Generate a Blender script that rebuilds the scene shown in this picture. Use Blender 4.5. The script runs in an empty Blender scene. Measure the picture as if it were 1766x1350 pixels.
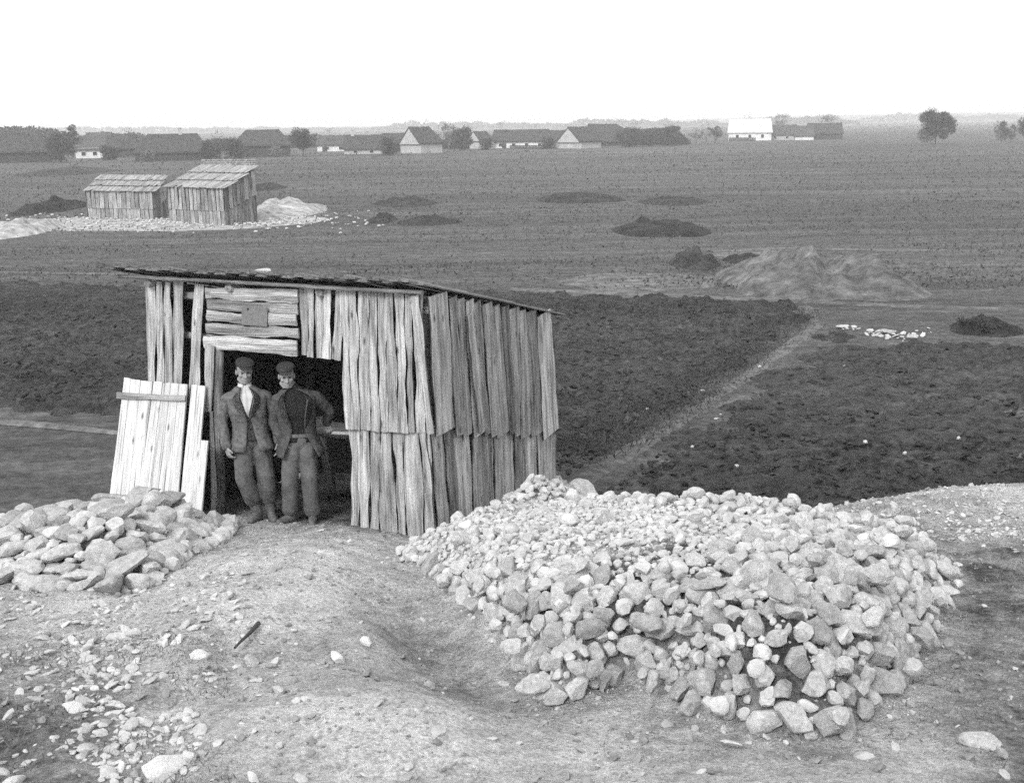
import bpy, bmesh, math, random
import numpy as np
from mathutils import Vector, Matrix, noise as mnoise

random.seed(7)
rng = np.random.default_rng(11)
sc = bpy.context.scene
COL = sc.collection
R_ = math.radians

# ------------------------------------------------------------------ camera
W, H, F = 1766, 1350, 2100.0
EYE = Vector((0, 0, 5.5))
PITCH = math.atan((675 - 213.5) / F)
ROLL = 0.0141
CR = Matrix.Rotation(math.pi / 2 - PITCH, 3, 'X') @ Matrix.Rotation(-ROLL, 3, 'Z')
cam = bpy.data.cameras.new('camera')
cam.sensor_width = 36
cam.lens = 36 * F / W
cam.clip_start = 0.1
cam.clip_end = 6000
cob = bpy.data.objects.new('camera', cam)
cob.matrix_world = Matrix.Translation(EYE) @ CR.to_4x4()
COL.objects.link(cob)
sc.camera = cob

# ------------------------------------------------------------------ light
SUN_DIR = Vector((-0.35, -0.78, 0.64)).normalized()      # towards the sun
ELEV = math.asin(SUN_DIR.z)
world = bpy.data.worlds.new('World')
sc.world = world
world.use_nodes = True
nt = world.node_tree
nt.nodes.clear()
wo = nt.nodes.new('ShaderNodeOutputWorld')
bg = nt.nodes.new('ShaderNodeBackground')
sky = nt.nodes.new('ShaderNodeTexSky')
sky.sky_type = 'NISHITA'
sky.sun_disc = False
sky.sun_elevation = ELEV
sky.sun_rotation = math.atan2(SUN_DIR.x, SUN_DIR.y)
sky.air_density = 1.0
sky.dust_density = 4.0
sky.ozone_density = 1.0
bw = nt.nodes.new('ShaderNodeRGBToBW')
mixw = nt.nodes.new('ShaderNodeMix')
mixw.data_type = 'RGBA'
mixw.inputs['Factor'].default_value = 0.7                 # thin even overcast veil
mixw.inputs[7].default_value = (11, 11, 11, 1)
nt.links.new(sky.outputs[0], bw.inputs[0])
nt.links.new(bw.outputs[0], mixw.inputs[6])
nt.links.new(mixw.outputs[2], bg.inputs[0])
bg.inputs[1].default_value = 0.10
nt.links.new(bg.outputs[0], wo.inputs[0])

sun = bpy.data.lights.new('sun', 'SUN')
sun.energy = 1.5
sun.angle = R_(16)
sun.color = (1, 1, 1)
sob = bpy.data.objects.new('sun', sun)
sob.rotation_euler = (-SUN_DIR).to_track_quat('-Z', 'Y').to_euler()
sob.location = (-20, -30, 40)
COL.objects.link(sob)

sc.view_settings.view_transform = 'Standard'
sc.view_settings.look = 'None'
sc.view_settings.exposure = 0.72
sc.view_settings.gamma = 1.0
sc.cycles.use_denoising = False
sc.cycles.use_adaptive_sampling = True
sc.cycles.adaptive_threshold = 0.035
sc.cycles.sample_clamp_indirect = 4.0
sc.cycles.max_bounces = 4
sc.cycles.diffuse_bounces = 2
sc.cycles.glossy_bounces = 1
sc.cycles.transmission_bounces = 1
sc.cycles.volume_bounces = 1
sc.cycles.caustics_reflective = False
sc.cycles.caustics_refractive = False

# ------------------------------------------------------------------ helpers
def ray(px, py):
    return (CR @ Vector(((px - 883) / F, (675 - py) / F, -1))).normalized()
def at_y(px, py, y):
    d = ray(px, py); return EYE + d * (y / d.y)
def at_z(px, py, z=0.0):
    d = ray(px, py); return EYE + d * ((z - EYE.z) / d.z)
def on_plane(px, py, p0, n):
    d = ray(px, py); return EYE + d * ((p0 - EYE).dot(n) / d.dot(n))
def sstep(a, b, x):
    t = np.clip((x - a) / (b - a), 0, 1); return t * t * (3 - 2 * t)

_perm = rng.random((256, 256))
def vnoise(x, y):
    xi = np.floor(x).astype(int); yi = np.floor(y).astype(int)
    fx = x - xi; fy = y - yi
    fx = fx * fx * (3 - 2 * fx); fy = fy * fy * (3 - 2 * fy)
    g = lambda a, b: _perm[a & 255, b & 255]
    return ((g(xi, yi) * (1 - fx) + g(xi + 1, yi) * fx) * (1 - fy)
            + (g(xi, yi + 1) * (1 - fx) + g(xi + 1, yi + 1) * fx) * fy) * 2 - 1
def fbm(x, y, s, octs=4, gain=0.5):
    x = np.asarray(x, float) / s; y = np.asarray(y, float) / s
    out = 0; a = 1
    for k in range(octs):
        out = out + a * vnoise(x + 17.3 * k, y - 9.1 * k)
        x, y = x * 1.6 - y * 1.2, x * 1.2 + y * 1.6
        a *= gain
    return out

def mesh_np(name, verts, faces):
    me = bpy.data.meshes.new(name)
    me.from_pydata([tuple(v) for v in verts], [], [tuple(f) for f in faces])
    me.update()
    return me
def smooth(me, on=True):
    me.polygons.foreach_set('use_smooth', [on] * len(me.polygons))
    return me
def grid_mesh(name, X, Y, Z, sm=True):
    n, m = X.shape
    me = bpy.data.meshes.new(name)
    V = np.stack([X, Y, Z], -1).reshape(-1, 3)
    idx = np.arange(n * m).reshape(n, m)
    q = np.stack([idx[:-1, :-1], idx[:-1, 1:], idx[1:, 1:], idx[1:, :-1]], -1).reshape(-1, 4)
    return quads(me, V, q, sm)
def quads(me, V, q, sm=True):
    k = q.shape[1]
    me.vertices.add(len(V)); me.vertices.foreach_set('co', np.asarray(V, np.float32).ravel())
    me.loops.add(q.size); me.loops.foreach_set('vertex_index', q.ravel().astype(np.int32))
    me.polygons.add(len(q))
    me.polygons.foreach_set('loop_start', np.arange(0, q.size, k, dtype=np.int32))
    me.polygons.foreach_set('loop_total', np.full(len(q), k, np.int32))
    if sm: me.polygons.foreach_set('use_smooth', np.ones(len(q), bool))
    me.update(calc_edges=True); me.validate()
    return me
PLOC = {}
def obj(name, me, mat=None, parent=None, M=None):
    o = bpy.data.objects.new(name, me)
    COL.objects.link(o)
    if mat is not None and len(me.materials) == 0: me.materials.append(mat)
    if M is None: M = Matrix.Identity(4)
    if parent is not None:
        o.parent = parent
        M = Matrix.Translation(-PLOC[parent.name]) @ M
    o.matrix_basis = M
    PLOC[o.name] = (M.translation + PLOC[parent.name]) if parent is not None else M.translation.copy()
    return o
def sub(name, me, mat, part):      # a sub-part whose mesh is in the same local frame as its part
    o = bpy.data.objects.new(name, me); COL.objects.link(o)
    if mat is not None and len(me.materials) == 0: me.materials.append(mat)
    o.parent = part
    return o
def empty(name, loc):
    o = bpy.data.objects.new(name, None); COL.objects.link(o)
    o.location = loc; o.empty_display_size = 0.2
    PLOC[o.name] = Vector(loc)
    return o
def tag(o, label=None, cat=None, group=None, kind=None):
    if label: o['label'] = label
    if cat: o['category'] = cat
    if group: o['group'] = group
    if kind: o['kind'] = kind
    return o

# ------------------------------------------------------------------ materials
class NM:
    def __init__(s, name):
        s.m = bpy.data.materials.new(name); s.m.use_nodes = True
        s.t = s.m.node_tree; s.b = s.t.nodes['Principled BSDF']
        s.b.inputs['Roughness'].default_value = 0.9
        s.b.inputs['Specular IOR Level'].default_value = 0.2
        s.tc = s.t.nodes.new('ShaderNodeTexCoord')
    def n(s, t, **k):
        nd = s.t.nodes.new(t)
        for a, v in k.items(): setattr(nd, a, v)
        return nd
    def l(s, a, b): s.t.links.new(a, b)
    def coord(s, scale=(1, 1, 1), kind='Object', off=None):
        mp = s.n('ShaderNodeMapping'); mp.inputs['Scale'].default_value = scale
        s.l(s.tc.outputs[kind], mp.inputs[0])
        if off is not None: s.l(off, mp.inputs['Location'])
        return mp.outputs[0]
    def noise(s, co, scale, detail=5, rough=0.6, dist=0):
        nd = s.n('ShaderNodeTexNoise'); s.l(co, nd.inputs['Vector'])
        nd.inputs['Scale'].default_value = scale; nd.inputs['Detail'].default_value = detail
        nd.inputs['Roughness'].default_value = rough; nd.inputs['Distortion'].default_value = dist
        return nd.outputs['Fac']
    def rng(s, v, a, b, c, d):
        nd = s.n('ShaderNodeMapRange'); s.l(v, nd.inputs[0])
        for i, x in enumerate((a, b, c, d)): nd.inputs[i + 1].default_value = x
        return nd.outputs[0]
    def math(s, op, a, b=None):
        nd = s.n('ShaderNodeMath', operation=op)
        for i, x in enumerate((a, b)):
            if x is None: continue
            if isinstance(x, (int, float)): nd.inputs[i].default_value = x
            else: s.l(x, nd.inputs[i])
        return nd.outputs[0]
    def col(s, v):
        nd = s.n('ShaderNodeCombineColor')
        for i in range(3): s.l(v, nd.inputs[i])
        s.l(nd.outputs[0], s.b.inputs['Base Color'])
    def bump(s, h, strength=0.5, dist=0.02):
        nd = s.n('ShaderNodeBump'); nd.inputs['Strength'].default_value = strength
        nd.inputs['Distance'].default_value = dist
        s.l(h, nd.inputs['Height']); s.l(nd.outputs[0], s.b.inputs['Normal'])
    def objrand(s):
        nd = s.n('ShaderNodeObjectInfo'); return nd.outputs['Random']

def m_wood(name, lo, hi, var=0.3, gx=42, gz=1.3, dark=0.5):
    a = NM(name)
    r = a.objrand()
    off = a.n('ShaderNodeCombineXYZ')
    for i, k in enumerate((37.0, 11.0, 23.0)): a.l(a.math('MULTIPLY', r, k), off.inputs[i])
    c1 = a.coord((gx, gx, gz), off=off.outputs[0])
    g = a.noise(c1, 2.2, 8, 0.65, 0.6)
    c2 = a.coord((9, 9, 0.9), off=off.outputs[0])
    st = a.noise(c2, 1.5, 4, 0.6)
    v = a.rng(g, 0.3, 0.7, lo, hi)
    v = a.math('MULTIPLY', v, a.rng(st, 0.35, 0.6, dark, 1.08))
    v = a.math('MULTIPLY', v, a.rng(r, 0, 1, 1 - var, 1 + var * 0.5))
    # dark checks along the grain
    ck = a.noise(a.coord((gx * 1.6, gx * 1.6, 0.5), off=off.outputs[0]), 2.0, 3, 0.5)
    v = a.math('MULTIPLY', v, a.rng(ck, 0.30, 0.43, 0.22, 1.0))
    # knots
    vo = a.n('ShaderNodeTexVoronoi'); a.l(a.coord((7, 3, 2.6), off=off.outputs[0]), vo.inputs['Vector'])
    vo.inputs['Scale'].default_value = 0.9
    v = a.math('MULTIPLY', v, a.rng(vo.outputs['Distance'], 0.05, 0.15, 0.25, 1.0))
    a.col(v)
    a.bump(a.math('ADD', g, a.math('MULTIPLY', ck, 0.9)), 0.9, 0.016)
    return a.m
def m_plain(name, lo, hi, scale=6, bump=0.4, bd=0.01, rough=0.9, detail=6, var=0.0):
    a = NM(name); a.b.inputs['Roughness'].default_value = rough
    c = a.coord()
    g = a.noise(c, scale, detail, 0.65)
    v = a.rng(g, 0.3, 0.7, lo, hi)
    if var: v = a.math('MULTIPLY', v, a.rng(a.objrand(), 0, 1, 1 - var, 1 + var))
    a.col(v)
    if bump: a.bump(a.noise(c, scale * 3, 6, 0.7), bump, bd)
    return a.m
def m_rock(name, lo, hi, var=0.22):
    a = NM(name)
    g1 = a.noise(a.coord(), 3.0, 5, 0.6)
    g2 = a.noise(a.coord(), 16.0, 8, 0.7)
    v = a.rng(g1, 0.3, 0.7, lo, hi)
    v = a.math('MULTIPLY', v, a.rng(g2, 0.3, 0.62, 0.7, 1.06))
    v = a.math('MULTIPLY', v, a.rng(a.objrand(), 0, 1, 1 - var, 1 + var * 0.4))
    a.col(v)
    a.bump(a.math('ADD', g2, g1), 0.6, 0.05)
    return a.m
def m_field(name, lo, hi, streak=True, clod=6.0, bd=0.05, bs=0.8, grit=0.55):
    a = NM(name)
    big = a.noise(a.coord((0.02, 0.06, 0.05)), 1.0, 5, 0.6)
    mid = a.noise(a.coord((0.35, 1.4, 1)), 1.0, 6, 0.65)
    fine = a.noise(a.coord(), clod, 8, 0.75)
    v = a.rng(big, 0.35, 0.65, lo, hi)
    v = a.math('MULTIPLY', v, a.rng(mid, 0.3, 0.7, 0.7, 1.3))
    v = a.math('MULTIPLY', v, a.rng(fine, 0.35, 0.68, grit, 1.6))
    m2 = a.noise(a.coord((1, 1.6, 1)), 1.3, 6, 0.75)
    v = a.math('MULTIPLY', v, a.rng(m2, 0.32, 0.7, 0.55, 1.55))
    if streak:
        s1 = a.noise(a.coord((0.012, 0.4, 1)), 1.0, 4, 0.7)
        v = a.math('MULTIPLY', v, a.rng(s1, 0.35, 0.65, 0.72, 1.3))
    a.col(v)
    a.bump(fine, bs, bd)
    return a.m
def m_soil(name):
    a = NM(name)
    at = a.n('ShaderNodeAttribute', attribute_name='dust_shade')
    c = a.coord()
    n1 = a.noise(c, 0.9, 6, 0.62, 0.5)
    n2 = a.noise(c, 7.0, 8, 0.72)
    n3 = a.noise(c, 38.0, 6, 0.7)
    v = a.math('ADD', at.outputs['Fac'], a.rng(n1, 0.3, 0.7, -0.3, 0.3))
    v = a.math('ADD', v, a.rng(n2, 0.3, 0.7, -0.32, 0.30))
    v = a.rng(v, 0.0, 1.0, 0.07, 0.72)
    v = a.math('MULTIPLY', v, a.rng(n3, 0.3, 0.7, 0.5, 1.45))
    a.col(v)
    a.bump(a.math('ADD', a.math('MULTIPLY', n2, 1.3), a.math('MULTIPLY', n3, 0.6)), 1.0, 0.08)
    return a.m

WOOD = m_wood('weathered_wood', 0.34, 0.70, dark=.42)
WOODOLD = m_wood('old_dark_wood', 0.12, 0.44, dark=0.35, var=0.5)
SHADEWOOD = m_wood('inside_shade_wood', 0.025, 0.06)  # near-black colour carries the shade of the unlit shed inside
BARKW = m_plain('bark_edge', 0.03, 0.08, 9, .5, .01)
WOODNEW = m_wood('pale_sawn_wood', 0.52, 0.70, var=0.12, gx=18, dark=0.85)
ROOFW = m_wood('roof_wood', 0.10, 0.30, var=0.35)
FARW = m_wood('far_shed_wood', 0.26, 0.5, var=0.35)
ROCK = m_rock('limestone', 0.40, 0.68, .30)
CHALKROCK = m_rock('fresh_chalk', 0.68, 0.84, .05)
RUBBLE = m_rock('limestone_rubble', 0.38, 0.66, 0.0)
CRUMB = m_rock('soil_crumbs', 0.2, 0.4, 0.0)
SOIL = m_soil('spoil_soil')
FIELD = m_field('meadow_field', 0.050, 0.086, clod=5.0)
PLOUGH = m_field('ploughed_soil', 0.036, 0.078, streak=False, clod=5.5, bd=0.15, bs=1.0, grit=0.3)
PATH = m_field('path_dirt', 0.075, 0.14, streak=False, clod=5.0)
CHALK = m_field('chalk_ground', 0.22, 0.36, streak=False, clod=2.0, grit=0.6)
MOUND_D = m_field('dark_mound_soil', 0.016, 0.03, streak=False, clod=1.6, bd=0.2)
MOUND_M = m_field('grassy_mound_soil', 0.028, 0.05, streak=False, clod=1.6, bd=0.2)
MOUND_L = m_field('pale_mound_soil', 0.085, 0.15, streak=False, clod=2.0, bd=0.15)
HILL = m_plain('hill_ground', 0.12, 0.2, 0.01, bump=0)

# ------------------------------------------------------------------ terrain functions
def base(x, y):
    z = np.where(y > 5.6, 2.986 - 0.131 * y, 2.2524 + (5.6 - y) * 0.33)
    z = -np.log(np.exp(-6 * z) + math.exp(-6 * 3.8)) / 6
    z = z - 0.13 * sstep(10.5, 12.6, y)
    # hump close to the camera and the worn hollow beside the heap
    z = z + 0.16 * np.exp(-(((x + 0.75) / 1.0) ** 2 + ((y - 6.3) / 0.75) ** 2))
    z = z - 0.16 * np.exp(-(((x - (-0.75 + (8.6 - y) * 0.33)) / 0.38) ** 2 + ((y - 8.1) / 1.5) ** 2))
    z = z + 0.10 * np.exp(-(((x + 2.6) / 0.8) ** 2 + ((y - 8.6) / 0.9) ** 2))
    z = z - 0.16 * np.exp(-(((x - (-0.45 + (8.6 - y) * 0.36)) / 0.55) ** 2 + ((y - 8.6) / 2.0) ** 2))
    z = z + 0.14 * np.exp(-(((x - (-2.0 - (10.5 - y) * 0.10)) / 0.75) ** 2 + ((y - 10.2) / 1.6) ** 2))
    z = z + 0.34 * sstep(2.6, 5.4, x) * np.exp(-((y - 12.9) / 0.8) ** 2)
    z = z - 0.12 * np.exp(-(((x + 0.9) / 0.7) ** 2 + ((y - 12.2) / 0.8) ** 2))
    ye = np.interp(x, [-12, -7, -5.6, -4.9, 0.5, 0.95, 1.6, 2.4, 3.4, 4.6, 7, 12], [11.2, 12.2, 12.6, 17.6, 17.2, 14.0, 13.1, 12.8, 12.9, 13.3, 13.6, 14])
    z = z - np.maximum(0, y - ye) * 0.6
    z = z - np.maximum(0, -2.5 - y) * 0.6 - np.maximum(0, np.abs(x) - 9.5) * 0.7
    return np.maximum(z, -0.6)
def on_base(px, py):
    lo, hi = 3.0, 30.0
    for _ in range(60):
        m = (lo + hi) / 2; p = at_y(px, py, m)
        if p.z > float(base(np.array(p.x), np.array(p.y))): lo = m
        else: hi = m
    return at_y(px, py, lo)
def poly_dist(x, y, poly):
    """signed distance to polygon, positive inside"""
    x = np.asarray(x, float); y = np.asarray(y, float)
    d = np.full(x.shape, 1e9); ins = np.zeros(x.shape, bool)
    n = len(poly)
    for i in range(n):
        ax, ay = poly[i]; bx, by = poly[(i + 1) % n]
        ex, ey = bx - ax, by - ay
        t = np.clip(((x - ax) * ex + (y - ay) * ey) / (ex * ex + ey * ey + 1e-12), 0, 1)
        d = np.minimum(d, np.hypot(x - ax - t * ex, y - ay - t * ey))
        c = ((ay > y) != (by > y)) & (x < (bx - ax) * (y - ay) / (by - ay + 1e-12) + ax)
        ins ^= c
    return np.where(ins, d, -d)
_front = [(678, 958), (755, 1000), (800, 1048), (855, 1090), (905, 1150), (950, 1212), (1000, 1210), (1070, 1168), (1130, 1190),
          (1200, 1235), (1300, 1268), (1440, 1280), (1545, 1205), (1602, 1110), (1625, 1020)]
HEAP_R = [tuple(on_base(*p)[:2]) for p in _front]
for px, py, d in ((1640, 985, 9.9), (1490, 890, 11.3), (1330, 862, 12.2), (1130, 840, 12.9), (985, 805, 13.9), (930, 830, 14.2), (790, 890, 12.9)):
    p = at_y(px, py, d); HEAP_R.append((p.x, p.y))
HEAP_L = [tuple(on_base(*p)[:2]) for p in ((-90, 1000), (60, 1015), (170, 1022), (240, 1015), (310, 975), (390, 935), (420, 893))]
for px, py, d in ((350, 862, 13.0), (200, 835, 12.9), (0, 862, 12.5), (-90, 870, 12.5)):
    p = at_y(px, py, d); HEAP_L.append((p.x, p.y))
def heap_r(x, y):
    d = poly_dist(x, y, HEAP_R)
    b = base(x, y)
    wob = fbm(x, y, 0.9, 3) * 0.06
    slope = 1.75 - 1.0 * sstep(8.2, 11.0, y)
    rise = np.maximum(0, d) * slope
    plane = 2.64 - 0.205 * (y - 7.2) - 0.03 * np.abs(x - 1.2) + wob
    plane = plane + 0.16 * np.exp(-(((x - 0.15) / 0.5) ** 2 + ((y - 13.3) / 0.6) ** 2))
    plane = np.minimum(plane, b + 0.30 + 0.12 * np.maximum(0, x + 0.6))
    top = np.maximum(plane, b + 0.04)
    # smooth min
    k = 0.10
    h = np.clip(0.5 + 0.5 * (top - (b + rise)) / k, 0, 1)
    z = top * (1 - h) + (b + rise) * h - k * h * (1 - h)
    return np.where(d > 0, np.maximum(z, b), b), d
def heap_l(x, y):
    d = poly_dist(x, y, HEAP_L)
    return 0.38 * sstep(0, 0.9, d) * (1 + 0.25 * fbm(x, y, 0.6, 2)), d
def surf(x, y):
    zr, dr = heap_r(x, y)
    zl, dl = heap_l(x, y)
    rough = fbm(x, y, 0.6, 5, .66) * 0.034 + fbm(x, y, 1.9, 2) * 0.03
    calm = 1 - 0.8 * np.exp(-(((x + 2.4) / 1.6) ** 2 + ((y - 13.3) / 0.8) ** 2))
    return zr + zl + rough * calm
def surf1(x, y):
    return float(surf(np.array(x), np.array(y)))
def field_z(x, y):
    return fbm(x, y, 9.0, 3) * 0.05 + fbm(x, y, 60.0, 2) * 0.10 * sstep(30, 90, y)

PCX, PCY = at_y(746, 925, 12.5)[:2]
# ------------------------------------------------------------------ ground
ys = np.concatenate([np.linspace(-60, 16, 20), np.linspace(17, 120, 170), np.geomspace(122, 3000, 70)])
xs = np.concatenate([-np.geomspace(45, 1900, 26)[::-1], np.linspace(-44, 44, 150), np.geomspace(45, 1900, 26)])
X, Y = np.meshgrid(xs, ys)
ground = obj('ground', grid_mesh('ground', X, Y, field_z(X, Y)), FIELD)
tag(ground, kind='structure')

xs = np.arange(-13, 13.01, 0.065); ys = np.arange(-6, 19.5, 0.065)
X, Y = np.meshgrid(xs, ys)
me = grid_mesh('spoil_mound', X, Y, surf(X, Y))
dr = poly_dist(X, Y, HEAP_R); dl = poly_dist(X, Y, HEAP_L)
dust_shade = np.full(X.shape, 0.66)
dust_shade += 0.22 * np.exp(-(((X - (-2.0 - (10.5 - Y) * 0.10)) / 0.9) ** 2 + ((Y - 10.2) / 2.2) ** 2))
_q = ((X - 0.35) / 1.75) ** 2 + ((Y - 10.7) / 2.2) ** 2
dust_shade += sstep(0.0, 0.25, dr) * (0.26 - 0.75 * sstep(.7, 1.2, _q)) + 0.12 * sstep(-0.8, -0.1, dl) - .65 * sstep(.05, .3, dl)  # paler on gravel; under coarse stones the gap shade is painted into the soil
dust_shade += 0.34 * sstep(2.6, 3.6, X) * sstep(10.4, 11.6, Y) * sstep(.05, -.2, dr)
dust_shade += 0.28 * np.exp(-(((X + 0.5) / 1.3) ** 2 + ((Y - 6.2) / 0.9) ** 2))
dust_shade += 0.10 * np.exp(-(((X + 2.6) / 1.0) ** 2 + ((Y - 8.6) / 1.2) ** 2))
dust_shade -= 0.38 * np.exp(-(((X - (-0.7 + (8.6 - Y) * 0.36)) / 0.34) ** 2 + ((Y - 8.1) / 1.5) ** 2))
dust_shade -= 0.38 * sstep(1.9, 3.0, X) * sstep(0.05, -0.3, dr)              # grassed flank on the right
dust_shade -= 0.34 * sstep(-1.9, -2.5, X - (6.3 - Y) * 0.25) * sstep(8.2, 6.8, Y)   # turf, lower left
dust_shade -= 0.34 * sstep(-0.25, -0.8, dl) * sstep(12.2, 12.9, Y) * (X < -4.4)
dust_shade -= 0.15 * np.exp(-(((X + 2.2) / 1.3) ** 2 + ((Y - 13.1) / 0.45) ** 2))    # trodden sill
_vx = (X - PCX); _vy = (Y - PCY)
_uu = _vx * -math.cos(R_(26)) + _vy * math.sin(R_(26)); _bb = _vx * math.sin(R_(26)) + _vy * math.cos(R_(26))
dust_shade -= 0.55 * ((_uu > 0) & (_uu < 3.72)) * sstep(-.22, .1, _bb) * sstep(3.2, 3.0, _bb)      # shed floor, shade of the inside put into its colour
ca = me.attributes.new('dust_shade', 'FLOAT', 'POINT')
ca.data.foreach_set('value', dust_shade.ravel().astype(np.float32))
_ZG = surf(X, Y)
def _look(G, x, y):
    fx = min(max((x + 13) / .065, 0), G.shape[1] - 1.001); fy = min(max((y + 6) / .065, 0), G.shape[0] - 1.001)
    i = int(fx); j = int(fy); a = fx - i; b = fy - j
    return float((G[j, i] * (1 - a) + G[j, i + 1] * a) * (1 - b) + (G[j + 1, i] * (1 - a) + G[j + 1, i + 1] * a) * b)
def surf1(x, y): return _look(_ZG, x, y)
_DR = dr; _DL = dl
def pdR(x, y): return _look(_DR, x, y)
def pdL(x, y): return _look(_DL, x, y)
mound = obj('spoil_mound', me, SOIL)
tag(mound, kind='structure')

# ploughed plots ---------------------------------------------------
def plot(name, pix, step, lift, amp, bank):
    poly = [tuple(at_z(px, py)[:2]) for px, py in pix]
    P = np.array(poly)
    xs = np.arange(P[:, 0].min() - .6, P[:, 0].max() + .6, step)
    ys = np.arange(P[:, 1].min() - .6, P[:, 1].max() + .6, step * 1.15)
    X, Y = np.meshgrid(xs, ys)
    d = poly_dist(X, Y, poly) + fbm(X, Y, 1.4, 4, .6) * 0.5
    m = sstep(0.0, bank, d)
    c = fbm(X, Y, 0.75, 3); c2 = np.abs(fbm(X, Y, 0.30, 3))
    fur = np.sin((Y * 0.97 + X * 0.22 + fbm(X, Y, 2.5, 2) * 0.25) * 2 * math.pi / 0.62) * 0.35
    Z = field_z(X, Y) - 0.15 + (0.15 + lift) * m + amp * (c * 0.5 + c2 * 0.9 + fur * 0.7) * m
    o = obj(name, grid_mesh(name, X, Y, Z), PLOUGH)
    return tag(o, kind='structure')
plot('ploughed_field', [(-120, 478), (300, 500), (930, 508), (1180, 515), (1385, 528), (1392, 556), (1180, 705), (1010, 790), (880, 860), (500, 790), (190, 735), (-120, 704)], 0.085, 0.15, 0.11, 0.9)
plot('ploughed_field', [(1470, 570), (1500, 592), (1620, 592), (1860, 580), (1860, 900), (1500, 920), (1150, 905), (1012, 838), (1158, 736), (1262, 670), (1346, 612), (1420, 570)], 0.085, 0.05, 0.09, 1.0)

# paths and tracks, draped on the field ------------------------------
def strip(name, pts, w, mat, lift=0.012, wob=0.35):
    P = [at_z(px, py) for px, py in pts]
    C = []
    for a, b in zip(P[:-1], P[1:]):
        n = max(2, int((b - a).length / 0.5))
        C += [a.lerp(b, i / n) for i in range(n)]
    C.append(P[-1])
    rows = []
    for i, c in enumerate(C):
        t = (C[min(i + 1, len(C) - 1)] - C[max(i - 1, 0)]); t.z = 0; t.normalize()
        s = Vector((t.y, -t.x, 0))
        ww = w * (1 + wob * float(fbm(c.x, c.y, 2.0, 3)))
        rows.append([c + s * ww * k for k in (-.5, -.25, 0, .25, .5)])
    A = np.array([[[q.x, q.y, 0] for q in r] for r in rows])
    A[..., 2] = field_z(A[..., 0], A[..., 1]) + lift
    A[:, 0, 2] -= .05; A[:, -1, 2] -= .05
    o = obj(name, grid_mesh(name, A[..., 0], A[..., 1], A[..., 2]), mat)
    return tag(o, kind='structure')
strip('footpath', [(960, 862), (1030, 812), (1170, 722), (1270, 662), (1340, 612), (1410, 562), (1388, 530)], 0.45, PATH, 0.03)
strip('dirt_track', [(1225, 434), (1330, 428), (1480, 430), (1620, 433), (1900, 434)], 0.9, PATH, 0.03)
strip('dirt_track', [(-100, 716), (0, 730), (110, 741), (240, 756)], 0.3, PATH, 0.06, 0.8)
strip('dirt_track', [(-100, 468), (60, 469), (220, 474)], 0.5, PATH, 0.03)
strip('dirt_track', [(900, 264), (1200, 263), (1500, 263), (1900, 263)], 2.2, PATH, 0.05)
strip('dirt_track', [(880, 500), (1100, 508), (1380, 522), (1560, 530), (1900, 540)], 0.7, PATH, 0.03)

# patches of bare chalky ground --------------------------------------
def patch(name, cx, cy, wpx, hpx, mat, lift=0.03, hgt=0.0, kind='structure', seed=0, sharp=1.0):
    """irregular patch / low heap centred at a field pixel, sized in pixels of its ground outline"""
    c = at_z(cx, cy); l = at_z(cx - wpx / 2, cy); rx = (c - l).length
    ry = abs(at_z(cx, cy - hpx / 2).y - at_z(cx, cy + hpx / 2).y) / 2
    n, m = 72, 22
    rows = []
    for j in range(m + 1):
        r = j / m
        row = []
        for i in range(n + 1):
            a = 2 * math.pi * i / n
            k = 1 + 0.22 * mnoise.noise(Vector((math.cos(a) * 1.7, math.sin(a) * 1.7, seed * 3.1)))
            x = c.x + math.cos(a) * rx * r * k; y = c.y + math.sin(a) * ry * r * k
            prof = max(0.0, 1 - r ** (1.5 * sharp)) ** 1.1 * (.72 + .42 * mnoise.noise(Vector((x * 3.2 / max(rx, .5), y * 2.5 / max(ry, .5), seed * 1.7))) + .13 * mnoise.noise(Vector((x * 9 / max(rx, .5), y * 7 / max(ry, .5), seed * 1.7))))
            z = - 0.10 * r ** 6 + lift * (1 - r ** 6) + hgt * prof * (1 + 0.35 * mnoise.noise(Vector((x * 2.2 / max(rx, .5), y * 2.2 / max(ry, .5), seed))))
            row.append((x, y, z))
        rows.append(row)
    A = np.array(rows)
    A[..., 2] += field_z(A[..., 0], A[..., 1])
    A[:, -1] = A[:, 0]
    return grid_mesh(name, A[..., 0], A[..., 1], A[..., 2])
def bare(name, *a, **k):
    return tag(obj(name, patch(name, *a, **k), a[4]), kind='structure')
bare('bare_ground', 300, 384, 620, 30, CHALK, seed=1)
bare('bare_ground', 80, 386, 240, 26, CHALK, seed=2)
bare('bare_ground', 1100, 488, 330, 42, MOUND_L, seed=3)
bare('bare_ground', 1300, 440, 200, 18, PATH, lift=0.02, seed=4)

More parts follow.
